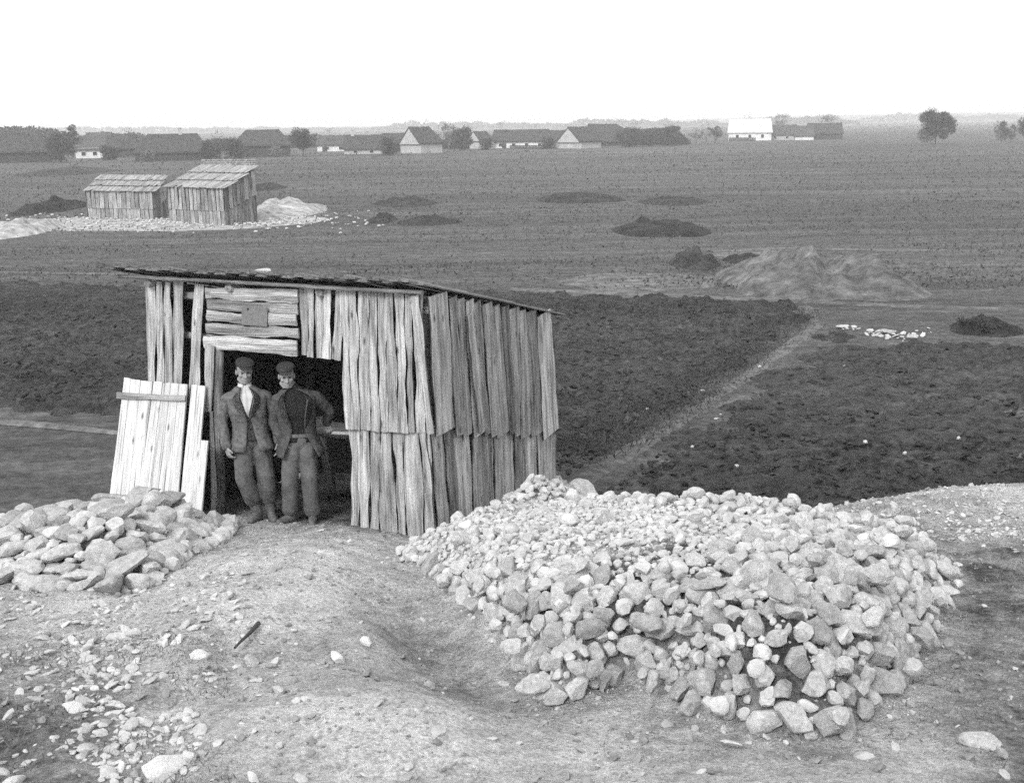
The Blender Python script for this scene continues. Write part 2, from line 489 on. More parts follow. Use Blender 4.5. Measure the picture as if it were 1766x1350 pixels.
mounds = [
 (87, 362, 84, 22, 0.95, MOUND_D, 'dark low earth mound left of the far plank sheds'),
 (1142, 398, 180, 22, 0.85, MOUND_D, 'darkest long earth mound in the middle of the far field'),
 (1000, 345, 170, 14, 0.75, MOUND_M, 'long grey earth bank below the white walled long house'),
 (700, 352, 120, 12, 0.6, MOUND_M, 'low grey bank on the far field above the two small humps'),
 (660, 380, 50, 12, 0.55, MOUND_M, 'small round hump at the left of a pair on the far field'),
 (740, 384, 120, 12, 0.5, MOUND_M, 'longer low hump at the right of a pair on the far field'),
 (1165, 350, 150, 12, 0.5, MOUND_M, 'low faint bank behind the darkest far mound'),
 (1200, 458, 92, 22, 0.75, MOUND_M, 'small grey round mound beside the pale track'),
 (1295, 452, 110, 16, 0.40, MOUND_D, 'dark narrow bank between the small mound and the spoil heaps'),
 (1345, 490, 210, 60, 1.5, MOUND_L, 'pale spoil heap at the head of the footpath'),
 (1466, 494, 220, 58, 1.4, MOUND_L, 'broad pale spoil heap right of the footpath head'),
 (120, 298, 140, 12, 0.9, MOUND_M, 'low grassy bank in front of the left farmhouses'),
 (35, 400, 110, 26, 0.9, CHALK, 'pale chalk heap at the left edge of the far field'),
 (490, 366, 130, 24, 1.15, CHALK, 'pale chalk heap right of the taller far shed'),
 (455, 326, 70, 12, 0.7, MOUND_D, 'dark low mound just behind the taller far shed'),
 (1700, 570, 150, 26, 0.45, MOUND_D, 'dark scrubby bank at the right edge beside the white stones'),
]
for i, (cx, cy, w, h, hg, mt, lab) in enumerate(mounds):
    o = obj('earth_mound', patch('earth_mound', cx, cy, w, h, mt, hgt=hg, lift=0.02, seed=10 + i), mt)
    tag(o, lab, 'earth mound')

# far hills -----------------------------------------------------------
def hill_z(x, y):
    return 13 * sstep(1500, 2500, y) * np.clip(0.55 + 0.0003 * x + 0.45 * fbm(x, y, 700.0, 2), 0, 1.2) - 1.0
xs = np.linspace(-1850, 1850, 120); ys = np.linspace(1450, 2950, 30)
X, Y = np.meshgrid(xs, ys)
tag(obj('hills', grid_mesh('hills', X, Y, hill_z(X, Y)), HILL), kind='structure')

# ------------------------------------------------------------------ boards
def board_mesh(w_top, w_bot, length, t, lean=0.0, wav=0.008, round_=0.5, seg=8, seed=0, bark=True):
    """slab standing on its origin, local Z along it, local Y outward; origin at the bottom centre of its back"""
    rows = []
    for k in range(seg + 1):
        f = k / seg
        w = w_bot + (w_top - w_bot) * f
        cx = lean * f
        l = -w / 2 + wav * 3.0 * (mnoise.noise(Vector((seed * 7.7, f * length * 2.6, 0.3))) + .5 * mnoise.noise(Vector((seed * 7.7, f * length * 7, 2.3))))
        r = w / 2 + wav * 3.0 * (mnoise.noise(Vector((seed * 5.3, f * length * 2.6, 9.3))) + .5 * mnoise.noise(Vector((seed * 5.3, f * length * 7, 4.3))))
        bow = 0.006 * mnoise.noise(Vector((seed * 2.1, f * 1.5, 4.0)))
        z = f * length
        zz = lambda q: z + (0.02 * mnoise.noise(Vector((seed * 3.3, q * 4, 1.0))) if k in (0, seg) else 0)
        y1 = t * (1 - round_ * 0.75)
        rows.append([(cx + l, bow, zz(0)), (cx + l, bow + y1, zz(0)), (cx + l * .55, bow + t * (1 - round_ * .18), zz(.25)), (cx + (l + r) / 2, bow + t, zz(.5)),
                     (cx + r * .55, bow + t * (1 - round_ * .18), zz(.75)), (cx + r, bow + y1, zz(1)), (cx + r, bow, zz(1))])
    V = [p for r in rows for p in r]
    n = 7; Fc = []
    for k in range(seg):
        for i in range(n):
            a = k * n + i; b = k * n + (i + 1) % n
            Fc.append((a, b, b + n, a + n))
    Fc.append(tuple(range(n))[::-1]); Fc.append(tuple(seg * n + i for i in range(n)))
    me = mesh_np('board', V, [f[::-1] for f in Fc])
    if bark:
        for k in range(seg):
            for i in (0, 5): me.polygons[k * n + i].material_index = 1
    return me
_bs = [0]
def board_px(name, quad, p0, nrm, off, t, mat, parent, wav=0.008, round_=0.5, seg=14):
    """quad: TL,TR,BR,BL pixels projected on the plane (p0,nrm)"""
    _bs[0] += 1
    TL, TR, BR, BL = [on_plane(q[0], q[1], p0, nrm) for q in quad]
    B = (BL + BR) / 2; T = (TL + TR) / 2
    zax = (T - B); L = zax.length; zax.normalize()
    yax = (nrm - zax * nrm.dot(zax)).normalized()
    xax = yax.cross(zax)
    wt = abs((TR - TL).dot(xax)); wb = abs((BR - BL).dot(xax))
    me = board_mesh(wt, wb, L, t, 0, wav, round_, seg, _bs[0], round_ > .3)
    me.materials.append(mat); me.materials.append(BARKW)
    M = Matrix((xax, yax, zax)).transposed().to_4x4()
    M.translation = B + nrm * off
    return obj(name, me, mat, parent, M)
def board_pts(name, bot, top, wb, wt, nrm, t, mat, parent, wav=0.006, round_=0.5, seg=6):
    _bs[0] += 1
    zax = top - bot; L = zax.length; zax.normalize()
    yax = (nrm - zax * nrm.dot(zax)).normalized(); xax = yax.cross(zax)
    me = board_mesh(wt, wb, L, t, 0, wav, round_, seg, _bs[0])
    M = Matrix((xax, yax, zax)).transposed().to_4x4(); M.translation = bot
    return obj(name, me, mat, parent, M)
def log_mesh(p, q, r0, r1, n=9, seg=7, wob=0.06, seed=0):
    p = Vector(p); q = Vector(q); d = (q - p); L = d.length; d.normalize()
    a = d.orthogonal().normalized(); b = d.cross(a)
    V = []; Fc = []
    for k in range(seg + 1):
        f = k / seg; r = r0 + (r1 - r0) * f
        off = Vector((mnoise.noise(Vector((seed, f * 2.5, 0))), mnoise.noise(Vector((seed, f * 2.5, 5))), 0)) * r * 0.3
        for i in range(n):
            an = 2 * math.pi * i / n
            rr = r * (1 + wob * mnoise.noise(Vector((math.cos(an) * 2 + seed, math.sin(an) * 2, f * L * 3))))
            V.append(p + d * (L * f) + (a * (math.cos(an) * rr + off.x) + b * (math.sin(an) * rr + off.y)))
    for k in range(seg):
        for i in range(n):
            x = k * n + i; y = k * n + (i + 1) % n
            Fc.append((x, y, y + n, x + n))
    Fc.append(tuple(range(n))[::-1]); Fc.append(tuple(seg * n + i for i in range(n)))
    return V, Fc
def log(name, p, q, r0, r1, mat, parent, seed=0, **k):
    p = Vector(p); q = Vector(q)
    V, Fc = log_mesh(Vector((0, 0, 0)), Vector((0, 0, (q - p).length)), r0, r1, seed=seed, **k)
    me = smooth(mesh_np(name, V, Fc))
    for f in (len(Fc) - 1, len(Fc) - 2): me.polygons[f].use_smooth = False
    M = (q - p).to_track_quat('Z', 'Y').to_matrix().to_4x4(); M.translation = p
    return obj(name, me, mat, parent, M)

# ------------------------------------------------------------------ main shed
YAW = R_(26)
U = Vector((-math.cos(YAW), math.sin(YAW), 0))        # along the front, to the left
NF = Vector((-math.sin(YAW), -math.cos(YAW), 0))      # front normal, towards the camera
NS = -U                                               # side normal
BK = -NF                                              # towards the back
PC = at_y(746, 925, 12.5)                             # foot of the front right corner
shed = empty('plank_shed', PC)
tag(shed, 'weathered plank shed with open doorway and two men standing in it', 'shed')
FW = 3.72; SD = 3.1                                    # front width, side depth
ZT = 3.80                                              # top of the front wall
def fp(px, py, off=0.0): return on_plane(px, py, PC + NF * off, NF)
def zroof(back): return ZT - 0.205 * back

# frame -----------------------------------------------------------
zf = PC.z - 0.15
def P3(u, b, z): return Vector((PC.x, PC.y, 0)) + U * u + BK * b + Vector((0, 0, z))
k = 0
for u, b in ((0.08, 0.10), (FW - 0.08, 0.10), (0.08, SD - .1), (FW - .08, SD - .1), (0.95, 0.08)):
    k += 1
    log('corner_post', P3(u, b, zf - 0.3), P3(u, b, zroof(b) - 0.06), 0.07, 0.06, WOODOLD, shed, seed=k)
for b, z in ((0.07, 3.62), (SD - .12, zroof(SD - .12) - .12)):
    log('top_rail', P3(-0.05, b, z), P3(FW + 0.06, b, z), 0.05, 0.045, WOOD, shed, seed=20 + b)
log('rail', P3(2.60, 0.07, 3.14), P3(FW + 0.06, 0.07, 3.16), 0.04, 0.04, WOOD, shed, seed=31)
for z in (2.2, 1.4):
    log('rail', P3(0.05, 0.14, z), P3(0.98, 0.14, z), 0.04, 0.04, WOODOLD, shed, seed=33 + z)
for z in (2.3, 1.5):
    log('rail', P3(0.09, 0.15, z), P3(0.09, SD - .15, z - .6), 0.045, 0.04, WOODOLD, shed, seed=35 + z)

# front boards ------------------------------------------------------
tops = [592, 607, 622, 642, 656, 671, 685, 702, 719, 737]
bots = [601, 613, 627, 645, 660, 676, 695, 709, 722, 740]
for i in range(9):
    y0 = 498 + (tops[i] - 592) * .06; yb = 739 + i * .8 + random.uniform(-2.5, 2.5)
    g = random.uniform(.4, 1.5)
    board_px('board', [(tops[i] + g, y0), (tops[i + 1] - g, y0), (bots[i + 1] - g, yb), (bots[i] + g, yb)], PC, NF, 0.045 + (i % 2) * .012 + random.uniform(0, .006), 0.028, WOOD, shed, 0.011, 0.55)
tops = [604, 620, 641, 656, 678, 694, 727, 744]
bots = [607, 623, 640, 657, 690, 706, 735, 754]
for i in range(7):
    yb = 934 + i * 1.5 + random.uniform(-3, 3)
    board_px('board', [(tops[i] + .9, 728), (tops[i + 1] - .9, 730), (bots[i + 1] - .9, yb), (bots[i] + .9, yb)], PC, NF, 0.002 + (i % 2) * .010 + random.uniform(0, .004), 0.026, WOOD, shed, 0.010, 0.55)
# above the doorway, right part
tops = [(521, 535), (535.5, 547.5), (548, 564), (564.5, 575), (583, 594)]
bots = [(523, 536), (537, 548), (549, 561), (562, 577), (577.5, 594)]
for i, (a, b) in enumerate(zip(tops, bots)):
    board_px('board', [(a[0], 494 + i), (a[1], 494 + i), (b[1], 612 + i * 2 + random.uniform(-2, 2)), (b[0], 611 + i * 2)], PC, NF, 0.03 + (i % 2) * .018, 0.026, WOOD, shed, 0.008, 0.5)
# left of the doorway
for i, q in enumerate([((255, 490), (270, 491), (273, 850), (261, 850)), ((273.5, 484), (285, 485), (287, 850), (274.5, 850)),
                       ((287, 484), (300, 485), (302, 850), (288.5, 850)), ((304, 485), (321, 486), (314, 850), (303, 850)),
                       ((339, 488), (355, 489), (339, 850), (323, 850))]):
    board_px('board', q, PC, NF, 0.02 + (i % 2) * .012, 0.03, WOOD, shed, 0.010, 0.65)
# lintel boards, lying
for i, (l0, l1, r0, r1) in enumerate([(494, 513, 499, 522), (514, 534, 523, 543), (533, 553, 543, 563), (556, 575, 562, 581), (577, 601, 584, 611)]):
    a0 = 361 + random.uniform(-3, 3); a1 = 519 + random.uniform(-2, 2)
    # board running sideways: 'top' at the right end
    board_px('lintel_board', [(a1, r0), (a1, r1), (a0, l1), (a0, l0)], PC, NF, 0.035 + (0.02 if i in (0, 2, 4) else 0) + i * .001, 0.026, WOOD, shed, 0.010, 0.4)
# notice plate
PLATE = m_plain('plate_metal', 0.13, 0.2, 30, 0.2, 0.002, 0.6)
q = [fp(x, y, 0.1) for x, y in ((417, 527), (461, 530), (460, 563), (416, 560))]
V = [*q, *[p - NF * 0.008 for p in q]]
me = mesh_np('notice_plate', [p - q[0] for p in V], [(3, 2, 1, 0), (4, 5, 6, 7), (0, 1, 5, 4), (1, 2, 6, 5), (2, 3, 7, 6), (3, 0, 4, 7)])
pl = obj('notice_plate', me, PLATE, shed, Matrix.Translation(q[0]))
tag(pl, 'plain grey square plate nailed above the doorway')
c = (q[0] * .75 + q[1] * .25) * .85 + (q[3] * .75 + q[2] * .25) * .15 - q[0]
sub('nail', mesh_np('nail', *[[tuple(v) for v in r] for r in log_mesh(c - NF * .01, c + NF * .012, .012, .010, 7, 1)]), m_plain('nail_iron', .02, .04, 20, 0), pl)
# door post and the lath nailed on it
pb = fp(380, 890, 0.03); pt = fp(377, 592, 0.03)
log('door_post', pb, pt, 0.062, 0.055, WOODOLD, shed, seed=41)
board_px('post_lath', [(363, 592), (380, 593), (376, 707), (363, 706)], PC, NF, 0.095, 0.022, WOOD, shed, 0.006, .4)
board_px('post_lath', [(371, 706), (377, 706), (384, 880), (374, 880)], PC, NF, 0.088, 0.02, WOOD, shed, 0.006, .4)

# side boards ---------------------------------------------------------
tops = [729, 763, 778, 792, 807, 820, 840, 854, 869, 887, 899, 916, 941]
bots = [742, 776, 792, 806, 827, 838, 849, 871, 881, 890, 908, 928, 956]
for i in range(12):
    y0 = 506 + (tops[i] - 733) * .175; yb = 746 + i * .3 + random.uniform(-3, 3)
    board_px('board', [(tops[i] + .3, y0), (tops[i + 1] - .4, y0 + 2), (bots[i + 1] - .4, yb), (bots[i] + .3, yb)], PC, NS, 0.045 + (i % 2) * .010 + random.uniform(0, .006), 0.03, WOODOLD if i % 3 == 1 else WOOD, shed, 0.012, 0.6)
tops = [739, 760, 778, 807, 825, 847, 865, 883, 903, 923, 955]
bots = [755, 775, 792, 816, 833, 852, 869, 886, 905, 925, 958]
for i in range(10):
    f = (bots[i] - 752) / 205.0
    yb = 940 - 90 * f
    board_px('board', [(tops[i] + .3, 733), (tops[i + 1] - .4, 734), (bots[i + 1] - .4, yb), (bots[i] + .3, yb + 4)], PC, NS, 0.0 + (i % 2) * .012 + random.uniform(0, .006), 0.028, WOODOLD if i % 3 == 1 else WOOD, shed, 0.011, 0.6)
# pale corner batten and pale wany strip on the side
board_px('batten', [(719, 506), (734, 507), (756, 744), (746, 743)], PC, NF, 0.10, 0.03, WOOD, shed, 0.008, .6)
board_px('batten', [(789, 540), (801, 541), (823, 741), (809, 741)], PC, NS, 0.112, 0.02, WOOD, shed, 0.012, .6)
board_px('batten', [(729, 742), (741, 742), (757, 925), (745, 928)], PC, NF, 0.045, 0.024, WOOD, shed, 0.008, .6)
# hidden walls: back and left, for a dark inside
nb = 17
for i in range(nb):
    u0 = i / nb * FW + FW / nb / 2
    board_pts('board', P3(u0, SD, zf - .5), P3(u0, SD, zroof(SD) - .02), FW / nb * 1.06, FW / nb * 1.06, BK, .03, SHADEWOOD, shed)
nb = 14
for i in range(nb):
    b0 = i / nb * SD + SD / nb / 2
    board_pts('board', P3(FW, b0, zf - .3), P3(FW, b0, zroof(b0) - .02), SD / nb * 1.08, SD / nb * 1.08, U, .03, SHADEWOOD, shed)
# the leaning board at the far corner
board_pts('board', P3(-0.02, SD + .05, 1.55), P3(-.02, SD + .05, 2.98), .12, .11, (NS + NF * .2).normalized(), .03, WOODOLD, shed)

# roof: rafters and three lapped rows of slabs running down the slope
slope = Vector((BK.x, BK.y, -0.205)).normalized()
RN = slope.cross(U); RN = RN if RN.z > 0 else -RN
for u in (0.1, 1.25, 2.45, FW - .1):
    log('rafter', P3(u, -0.12, zroof(-.12) - .06), P3(u, SD + .15, zroof(SD + .15) - .06), 0.045, 0.04, WOODOLD, shed, seed=60 + u)
log('eaves_pole', P3(-0.06, -0.16, zroof(-.16) + .0), P3(FW + 0.30, -0.15, zroof(-.15) + .005), 0.024, 0.022, WOODOLD, shed, seed=71)
r0 = -0.24
for row in range(3):
    b0 = r0 + row * 1.17; b1 = b0 + 1.32
    u = -0.10
    j = 0
    while u < FW + 0.40:
        w = random.uniform(.13, .21)
        ov = 0.02 if j % 2 else 0.0
        lift = 0.01 + (2 - row) * 0.032 + ov
        e = random.uniform(-.05, .04)
        a = P3(u + w / 2, b0 + e, zroof(b0 + e) + lift); b = P3(u + w / 2 + random.uniform(-.02, .02), b1, zroof(b1) + lift - .03)
        board_pts('roof_board', a, b, w * 1.04, w * 1.04, RN, .03 + .018 * (j % 2), ROOFW, shed, .008, .75, 4)
        u += w * .93; j += 1

# ------------------------------------------------------------------ windlass inside
wl = empty('windlass', P3(1.2, 1.1, PC.z - .05))
tag(wl, 'wooden windlass with a crank handle in the dark shed behind the men', 'windlass')
gz0 = PC.z - .25
HB = fp(570, 746, -0.30)                    # where the hand grips the bar
HE = fp(622, 749, -0.30)
log('drum', P3(.7, 1.25, HB.z - .25), P3(2.3, 1.25, HB.z - .25), .11, .11, WOODOLD, wl, seed=80)
for u in (.75, 2.25):
    log('post', P3(u, 1.42, gz0), P3(u, 1.2, HB.z - .1), .06, .055, WOODOLD, wl, seed=81 + u)
log('crank_handle', HB + U * .06, HE, .022, .022, WOOD, wl, seed=84)
log('crank_arm', HE, P3(.68, 1.25, HB.z - .25), .02, .02, SHADEWOOD, wl, seed=85)

# ------------------------------------------------------------------ leaning door and loose planks
ptop = fp(270, 658, 0.12)
lp_top = ptop; lp_bot = Vector((ptop.x, ptop.y, 1.0)) + NF * .46
LN = U.cross(lp_top - lp_bot).normalized()
if LN.dot(NF) < 0: LN = -LN
door = empty('plank_door', on_plane(250, 850, ptop, LN))
tag(door, 'pale plank door off its hinges leaning left of the doorway', 'door')
dt = [216, 227.5, 245, 265.5, 283, 297, 311, 325]
db = [189, 203, 222, 241, 257, 272, 290, 308]
tj = [652, 655, 657, 658, 660, 661, 662]
for i in range(7):
    g = 0.45
    s0 = 1.8 if i == 3 else 0
    board_px('plank', [(dt[i] + g + s0, tj[i]), (dt[i + 1] - g, tj[i] + 1), (db[i + 1] - g, 872), (db[i] + g, 868)], ptop, LN, 0.0 + random.uniform(0, .004), 0.024, WOODNEW, door, .002, .15, 5)
board_px('ledge', [(325, 682), (325, 692), (207, 688), (207, 677)], ptop, LN, 0.030, 0.03, WOOD, door, .003, .2)
for i, (q, lab) in enumerate([(((333, 664), (345.5, 665), (325, 880), (311, 880)), 'tall pale loose plank leaning next to the door, the left of the pair'),
               (((346, 665), (358, 666), (338, 880), (325.7, 880)), 'tall pale loose plank leaning next to the door, the right of the pair'),
               (((349, 758), (363, 760), (352, 885), (338.5, 885)), 'short pale plank leaning beside the door post')]):
    o = board_px('loose_plank', q, ptop, LN, 0.005 + i * .012, 0.024, WOODNEW, None, .003, .15, 5)
    tag(o, lab, 'plank')

# ------------------------------------------------------------------ far plank sheds
def far_shed(label, c0, c1, zeave, depth, zback, skew, base_z=0.15, nb=15, FARW=FARW):
    """c0,c1: ground points of the near wall (left,right); the pent roof climbs towards the back"""
    s = empty('plank_shed', (c0 + c1) / 2)
    tag(s, label, 'shed', 'plank sheds far out on the field')
    ux = (c1 - c0); L = ux.length; ux = ux.normalized()
    bk = Vector((-ux.y, ux.x, 0)); bk = bk if bk.y > 0 else -bk
    bk = (bk + ux * skew).normalized()
    nf = Vector((ux.y, -ux.x, 0)); nf = nf if nf.y < 0 else -nf
    ns = ux
    sl = (zback - zeave) / depth
    zlap = base_z + (zeave - base_z) * .36
    def pt(a, b, z): return Vector((c0.x, c0.y, 0)) + ux * a + bk * b + Vector((0, 0, z))
    for i in range(nb):
        w = L / nb; a = (i + .5) * w
        board_pts('board', pt(a, -.03, zlap - .06) + nf * random.uniform(0, .03), pt(a + random.uniform(-.04, .04), -.03, zeave), w * random.uniform(.7, 1.02), w * random.uniform(.7, 1.02), nf, .03, FARW, s, .01, .5, 3)
        board_pts('board', pt(a, 0, base_z - .5), pt(a + random.uniform(-.03, .03), 0, zlap), w * random.uniform(.8, 1.04), w * random.uniform(.8, 1.04), nf, .028, FARW, s, .01, .5, 3)
    n2 = int(depth / (L / nb))
    for i in range(n2):
        w = depth / n2; b = (i + .5) * w; zz = zeave + sl * b; zl = base_z + (zeave - base_z) * .36 + sl * b * .9
        for e, (u, nn) in enumerate(((L, ns), (0, -ns))):
            board_pts('board', pt(u, b, zl - .06) + nn * (.03 + random.uniform(0, .03)), pt(u, b + random.uniform(-.04, .04), zz) + nn * .03, w * random.uniform(.7, 1.0), w * random.uniform(.7, 1.02), nn, .03, FARW if i % 2 else WOODOLD, s, .01, .5, 3)
            board_pts('board', pt(u, b, base_z - .5), pt(u, b, zl), w * 1.02, w * random.uniform(.8, 1.04), nn, .028, WOODOLD, s, .01, .5, 3)
    for i in range(nb):
        w = L / nb; a = (i + .5) * w
        board_pts('board', pt(a, depth, base_z - .5), pt(a, depth, zback), w, w, -nf, .03, WOODOLD, s, .01, .5, 2)
    rn = Vector((bk.x, bk.y, sl)).normalized().cross(ux); rn = rn if rn.z > 0 else -rn
    for row in range(3):
        b0 = -.22 + row * (depth + .4) / 3; b1 = b0 + (depth + .4) / 3 + .14
        a = -.2; j = 0
        while a < L + .12:
            w = random.uniform(.15, .24); e = random.uniform(-.05, .05)
            if random.random() < .04: e += .22
            li = .04 + row * .05 + (.012 if j % 2 else 0)
            board_pts('roof_board', pt(a + w / 2, b0 + e, zeave + sl * (b0 + e) + li), pt(a + w / 2, b1, zeave + sl * b1 + li - .03), w, w, rn, .03, FARW, s, .01, .6, 2)
            a += w * .96; j += 1
    return s
g0 = at_z(293, 381, 0.1); g1 = at_z(389, 386, 0.1)
far_shed('taller far plank shed, the right one of the pair on chalk', g0, g1, 2.15, 2.7, 3.05, -0.10)
g0 = at_z(153, 374, 0.1); g1 = at_z(266, 377, 0.1)
far_shed('lower far plank shed, the left one of the pair on chalk', g0, g1, 1.75, 2.6, 2.4, -0.42)
g0 = at_z(350, 303, 0.0); g1 = at_z(440, 303, 0.0)
far_shed('faint far hut half hidden behind the taller plank shed', g0, g1, 1.2, 4.5, 1.6, -0.6, nb=18, FARW=WOODOLD)
# small post standing between the two far sheds
p = at_z(273, 371, .1)
o = log('post', (p.x, p.y, 0), (p.x + .05, p.y, 1.0), .06, .05, WOODOLD, None, seed=3)
tag(o, 'short dark post standing between the two far sheds', 'post')

# ------------------------------------------------------------------ village
THATCH = m_plain('thatch', 0.035, 0.065, 1.5, .6, .08)
TILE = m_plain('tile_roof', 0.05, 0.09, 1.2, .5, .06)
PALEROOF = m_plain('pale_roof', 0.45, 0.6, 1.0, .2, .03)
WHITEW = m_plain('whitewash', 0.55, 0.75, .6, .2, .02)
GREYW = m_plain('grey_plaster', 0.32, 0.46, .8, .3, .02)
DARKW = m_plain('dark_timber_wall', 0.035, 0.06, 1.0, .3, .03)
GLASS = m_plain('window_dark', 0.012, 0.02, 2, 0, rough=.3)
def house(label, px0, px1, ytop, yeave, ybase, roof=THATCH, wall=GREYW, hip=(0.12, 0.12), yaw=0.0, depth=6.5, length=None, chimney=None, wins=0, door=False, name='farmhouse', over=0.35, gable=None):
    c = at_z((px0 + px1) / 2, ybase)
    dist = c.y
    k = (c - EYE).length / F
    L = length or (px1 - px0) * k
    zr = EYE.z - (EYE.z) * 0 + 0
    zt = at_y((px0 + px1) / 2, ytop, dist + (depth * .5 if yaw == 0 else 0)).z
    ze = at_y((px0 + px1) / 2, yeave, dist).z
    s = empty(name, c)
    tag(s, label, 'house')
    rot = Matrix.Rotation(yaw - math.atan2(c.x, c.y), 4, 'Z')
    M = Matrix.Translation(c) @ rot
    if yaw == 0: M = M @ Matrix.Translation((0, depth / 2, 0))
    x0, x1, y0, y1 = -L / 2 + over, L / 2 - over, -depth / 2 + over, depth / 2 - over
    hz = ze + .15
    zg = zt - .12
    V = [(x0, y0, -.3), (x1, y0, -.3), (x1, y1, -.3), (x0, y1, -.3), (x0, y0, hz), (x1, y0, hz), (x1, y1, hz), (x0, y1, hz)]
    Fc = [(0, 1, 5, 4), (1, 2, 6, 5), (2, 3, 7, 6), (3, 0, 4, 7)]
    if hip[0] == 0: V.append((x0, 0, zg)); Fc.append((4, 7, len(V) - 1))
    if hip[1] == 0: V.append((x1, 0, zg)); Fc.append((5, len(V) - 1, 6))
    obj('wall', mesh_np('wall', V, Fc), wall, s, M)
    if hip[0] == 0:
        xa, xb = -L / 2 - .05, -L / 2 + .05; k9 = .86; zb = ze - .3
        tri = [(-depth / 2 * k9, zb), (depth / 2 * k9, zb), (0, zb + (zt - zb) * k9)]
        ga = mesh_np('gable', [(xa, a_, b_) for a_, b_ in tri] + [(xb, a_, b_) for a_, b_ in tri], [(0, 2, 1), (3, 4, 5), (0, 1, 4, 3), (1, 2, 5, 4), (2, 0, 3, 5)])
        obj('gable', ga, gable or wall, s, M)
    # roof with thickness and a slightly sagging ridge
    th = .28
    n = 10
    rows_o = []
    def prof(f):
        x = -L / 2 + L * f
        h0 = hip[0] * L; h1 = hip[1] * L
        t = 1.0
        if h0 > 0: t = min(t, (x + L / 2) / h0)
        if h1 > 0: t = min(t, (L / 2 - x) / h1)
        sag = -.10 * math.sin(math.pi * f) + .05 * mnoise.noise(Vector((c.x, f * 5, 0)))
        return x, max(0.0, t), sag
    fs = sorted(set([0, 1] + [i / n for i in range(n + 1)] + ([hip[0]] if hip[0] else []) + ([1 - hip[1]] if hip[1] else [])))
    V = []
    for f in fs:
        x, t, sag = prof(f)
        yy = depth / 2
        zt2 = ze + (zt - ze) * t + sag * t
        V += [(x, -yy, ze), (x, -yy * (1 - t), zt2), (x, yy * (1 - t), zt2), (x, yy, ze), (x, yy, ze - th), (x, -yy, ze - th)]
    Fc = []
    m = 6
    for i in range(len(fs) - 1):
        for j in range(m):
            a = i * m + j; b = i * m + (j + 1) % m
            Fc.append((a, b, b + m, a + m))
    Fc.append(tuple(range(m))[::-1]); Fc.append(tuple((len(fs) - 1) * m + j for j in range(m)))
    rf = obj('roof', mesh_np('roof', V, [f[::-1] for f in Fc]), roof, s, M)
    if chimney is not None:
        x = -L / 2 + L * chimney
        me = bpy.data.meshes.new('chimney'); bm = bmesh.new()
        bmesh.ops.create_cube(bm, size=1, matrix=Matrix.Translation((x, 0, zt + .2)) @ Matrix.Diagonal((.6, .6, 1.3, 1)))
        bmesh.ops.create_cube(bm, size=1, matrix=Matrix.Translation((x, 0, zt + .9)) @ Matrix.Diagonal((.75, .75, .15, 1)))
        bm.to_mesh(me); bm.free()
        sub('chimney', me, GREYW, rf)
    hw = ze - th
    for i in range(wins):
        x = x0 + (x1 - x0) * (i + .7) / (wins + .4)
        me = bpy.data.meshes.new('window'); bm = bmesh.new()
        bmesh.ops.create_cube(bm, size=1, matrix=Matrix.Translation((x, y0 - .02, hw * .58)) @ Matrix.Diagonal((.9, .1, hw * .5, 1)))
        bm.to_mesh(me); bm.free()
        w_ = obj('window', me, WHITEW, s, M)
        me = bpy.data.meshes.new('pane'); bm = bmesh.new()
        bmesh.ops.create_cube(bm, size=1, matrix=Matrix.Translation((x, y0 - .05, hw * .58)) @ Matrix.Diagonal((.74, .1, hw * .42, 1)))
        bm.to_mesh(me); bm.free()
        sub('pane', me, GLASS, w_)
    if door:
        x = x0 + (x1 - x0) * .22
        me = bpy.data.meshes.new('door'); bm = bmesh.new()
        bmesh.ops.create_cube(bm, size=1, matrix=Matrix.Translation((x, y0 - .03, hw * .42)) @ Matrix.Diagonal((1.0, .1, hw * .84, 1)))
        bm.to_mesh(me); bm.free()
        obj('door', me, DARKW, s, M)
    return s
house('dark thatched farmhouse cut by the left picture edge', -60, 84, 234, 262, 281, wall=DARKW, hip=(.1, .14), name='thatched_farmhouse')
house('small whitewashed cottage among dark trees at far left', 131, 178, 249, 257, 273, roof=TILE, wall=WHITEW, hip=(0, 0), wins=2, depth=5, name='cottage')
house('broad grey roof rising behind the small white cottage', 146, 202, 228, 250, 268, roof=TILE, wall=DARKW, hip=(.15, .2), name='farmhouse')
house('dark roofed house between white cottage and the big hipped roof', 184, 240, 233, 256, 271, wall=DARKW, hip=(.12, .3))
house('largest hipped thatched farmhouse of the left group with small chimney', 236, 360, 230, 262, 277, wall=DARKW, hip=(.2, .16), chimney=.62, depth=9, name='thatched_farmhouse')
house('high hipped dark thatched barn right of the dip in the trees', 404, 502, 223, 250, 270, wall=DARKW, hip=(.24, .2), depth=8, name='thatched_barn')
house('low long dark roofed house with pale wall patches, left half', 546, 606, 233, 249, 262, roof=TILE, wall=WHITEW, hip=(.06, 0), wins=2, door=True)
house('low long dark roofed house with pale wall patches, right half', 592, 662, 232, 256, 266, wall=GREYW, hip=(0.05, .05), wins=2, chimney=.25)
house('dark roof peeping between the low long house and the gabled house', 656, 702, 229, 246, 262, wall=DARKW, hip=(.1, .1))
house('gabled house with pale gable end, tallest of the middle group', 690, 764, 218, 246, 264, wall=GREYW, hip=(0, 0.16), yaw=R_(44), depth=6.6, length=6.6, name='gabled_house', gable=GREYW)
house('small gabled house with pale end between bush and long white house', 811, 850, 226, 241, 257, wall=GREYW, hip=(0, .2), yaw=R_(40), depth=4.6, length=4.6, name='gabled_house')
house('long thatched house with white wall under a bare tree', 846, 948, 223, 243, 256, wall=WHITEW, hip=(.07, .02), wins=4, door=True, depth=7.5, name='long_house')
house('dark roofed house behind the pale gable in the middle', 936, 990, 224, 243, 254, wall=GREYW, hip=(.05, .05))
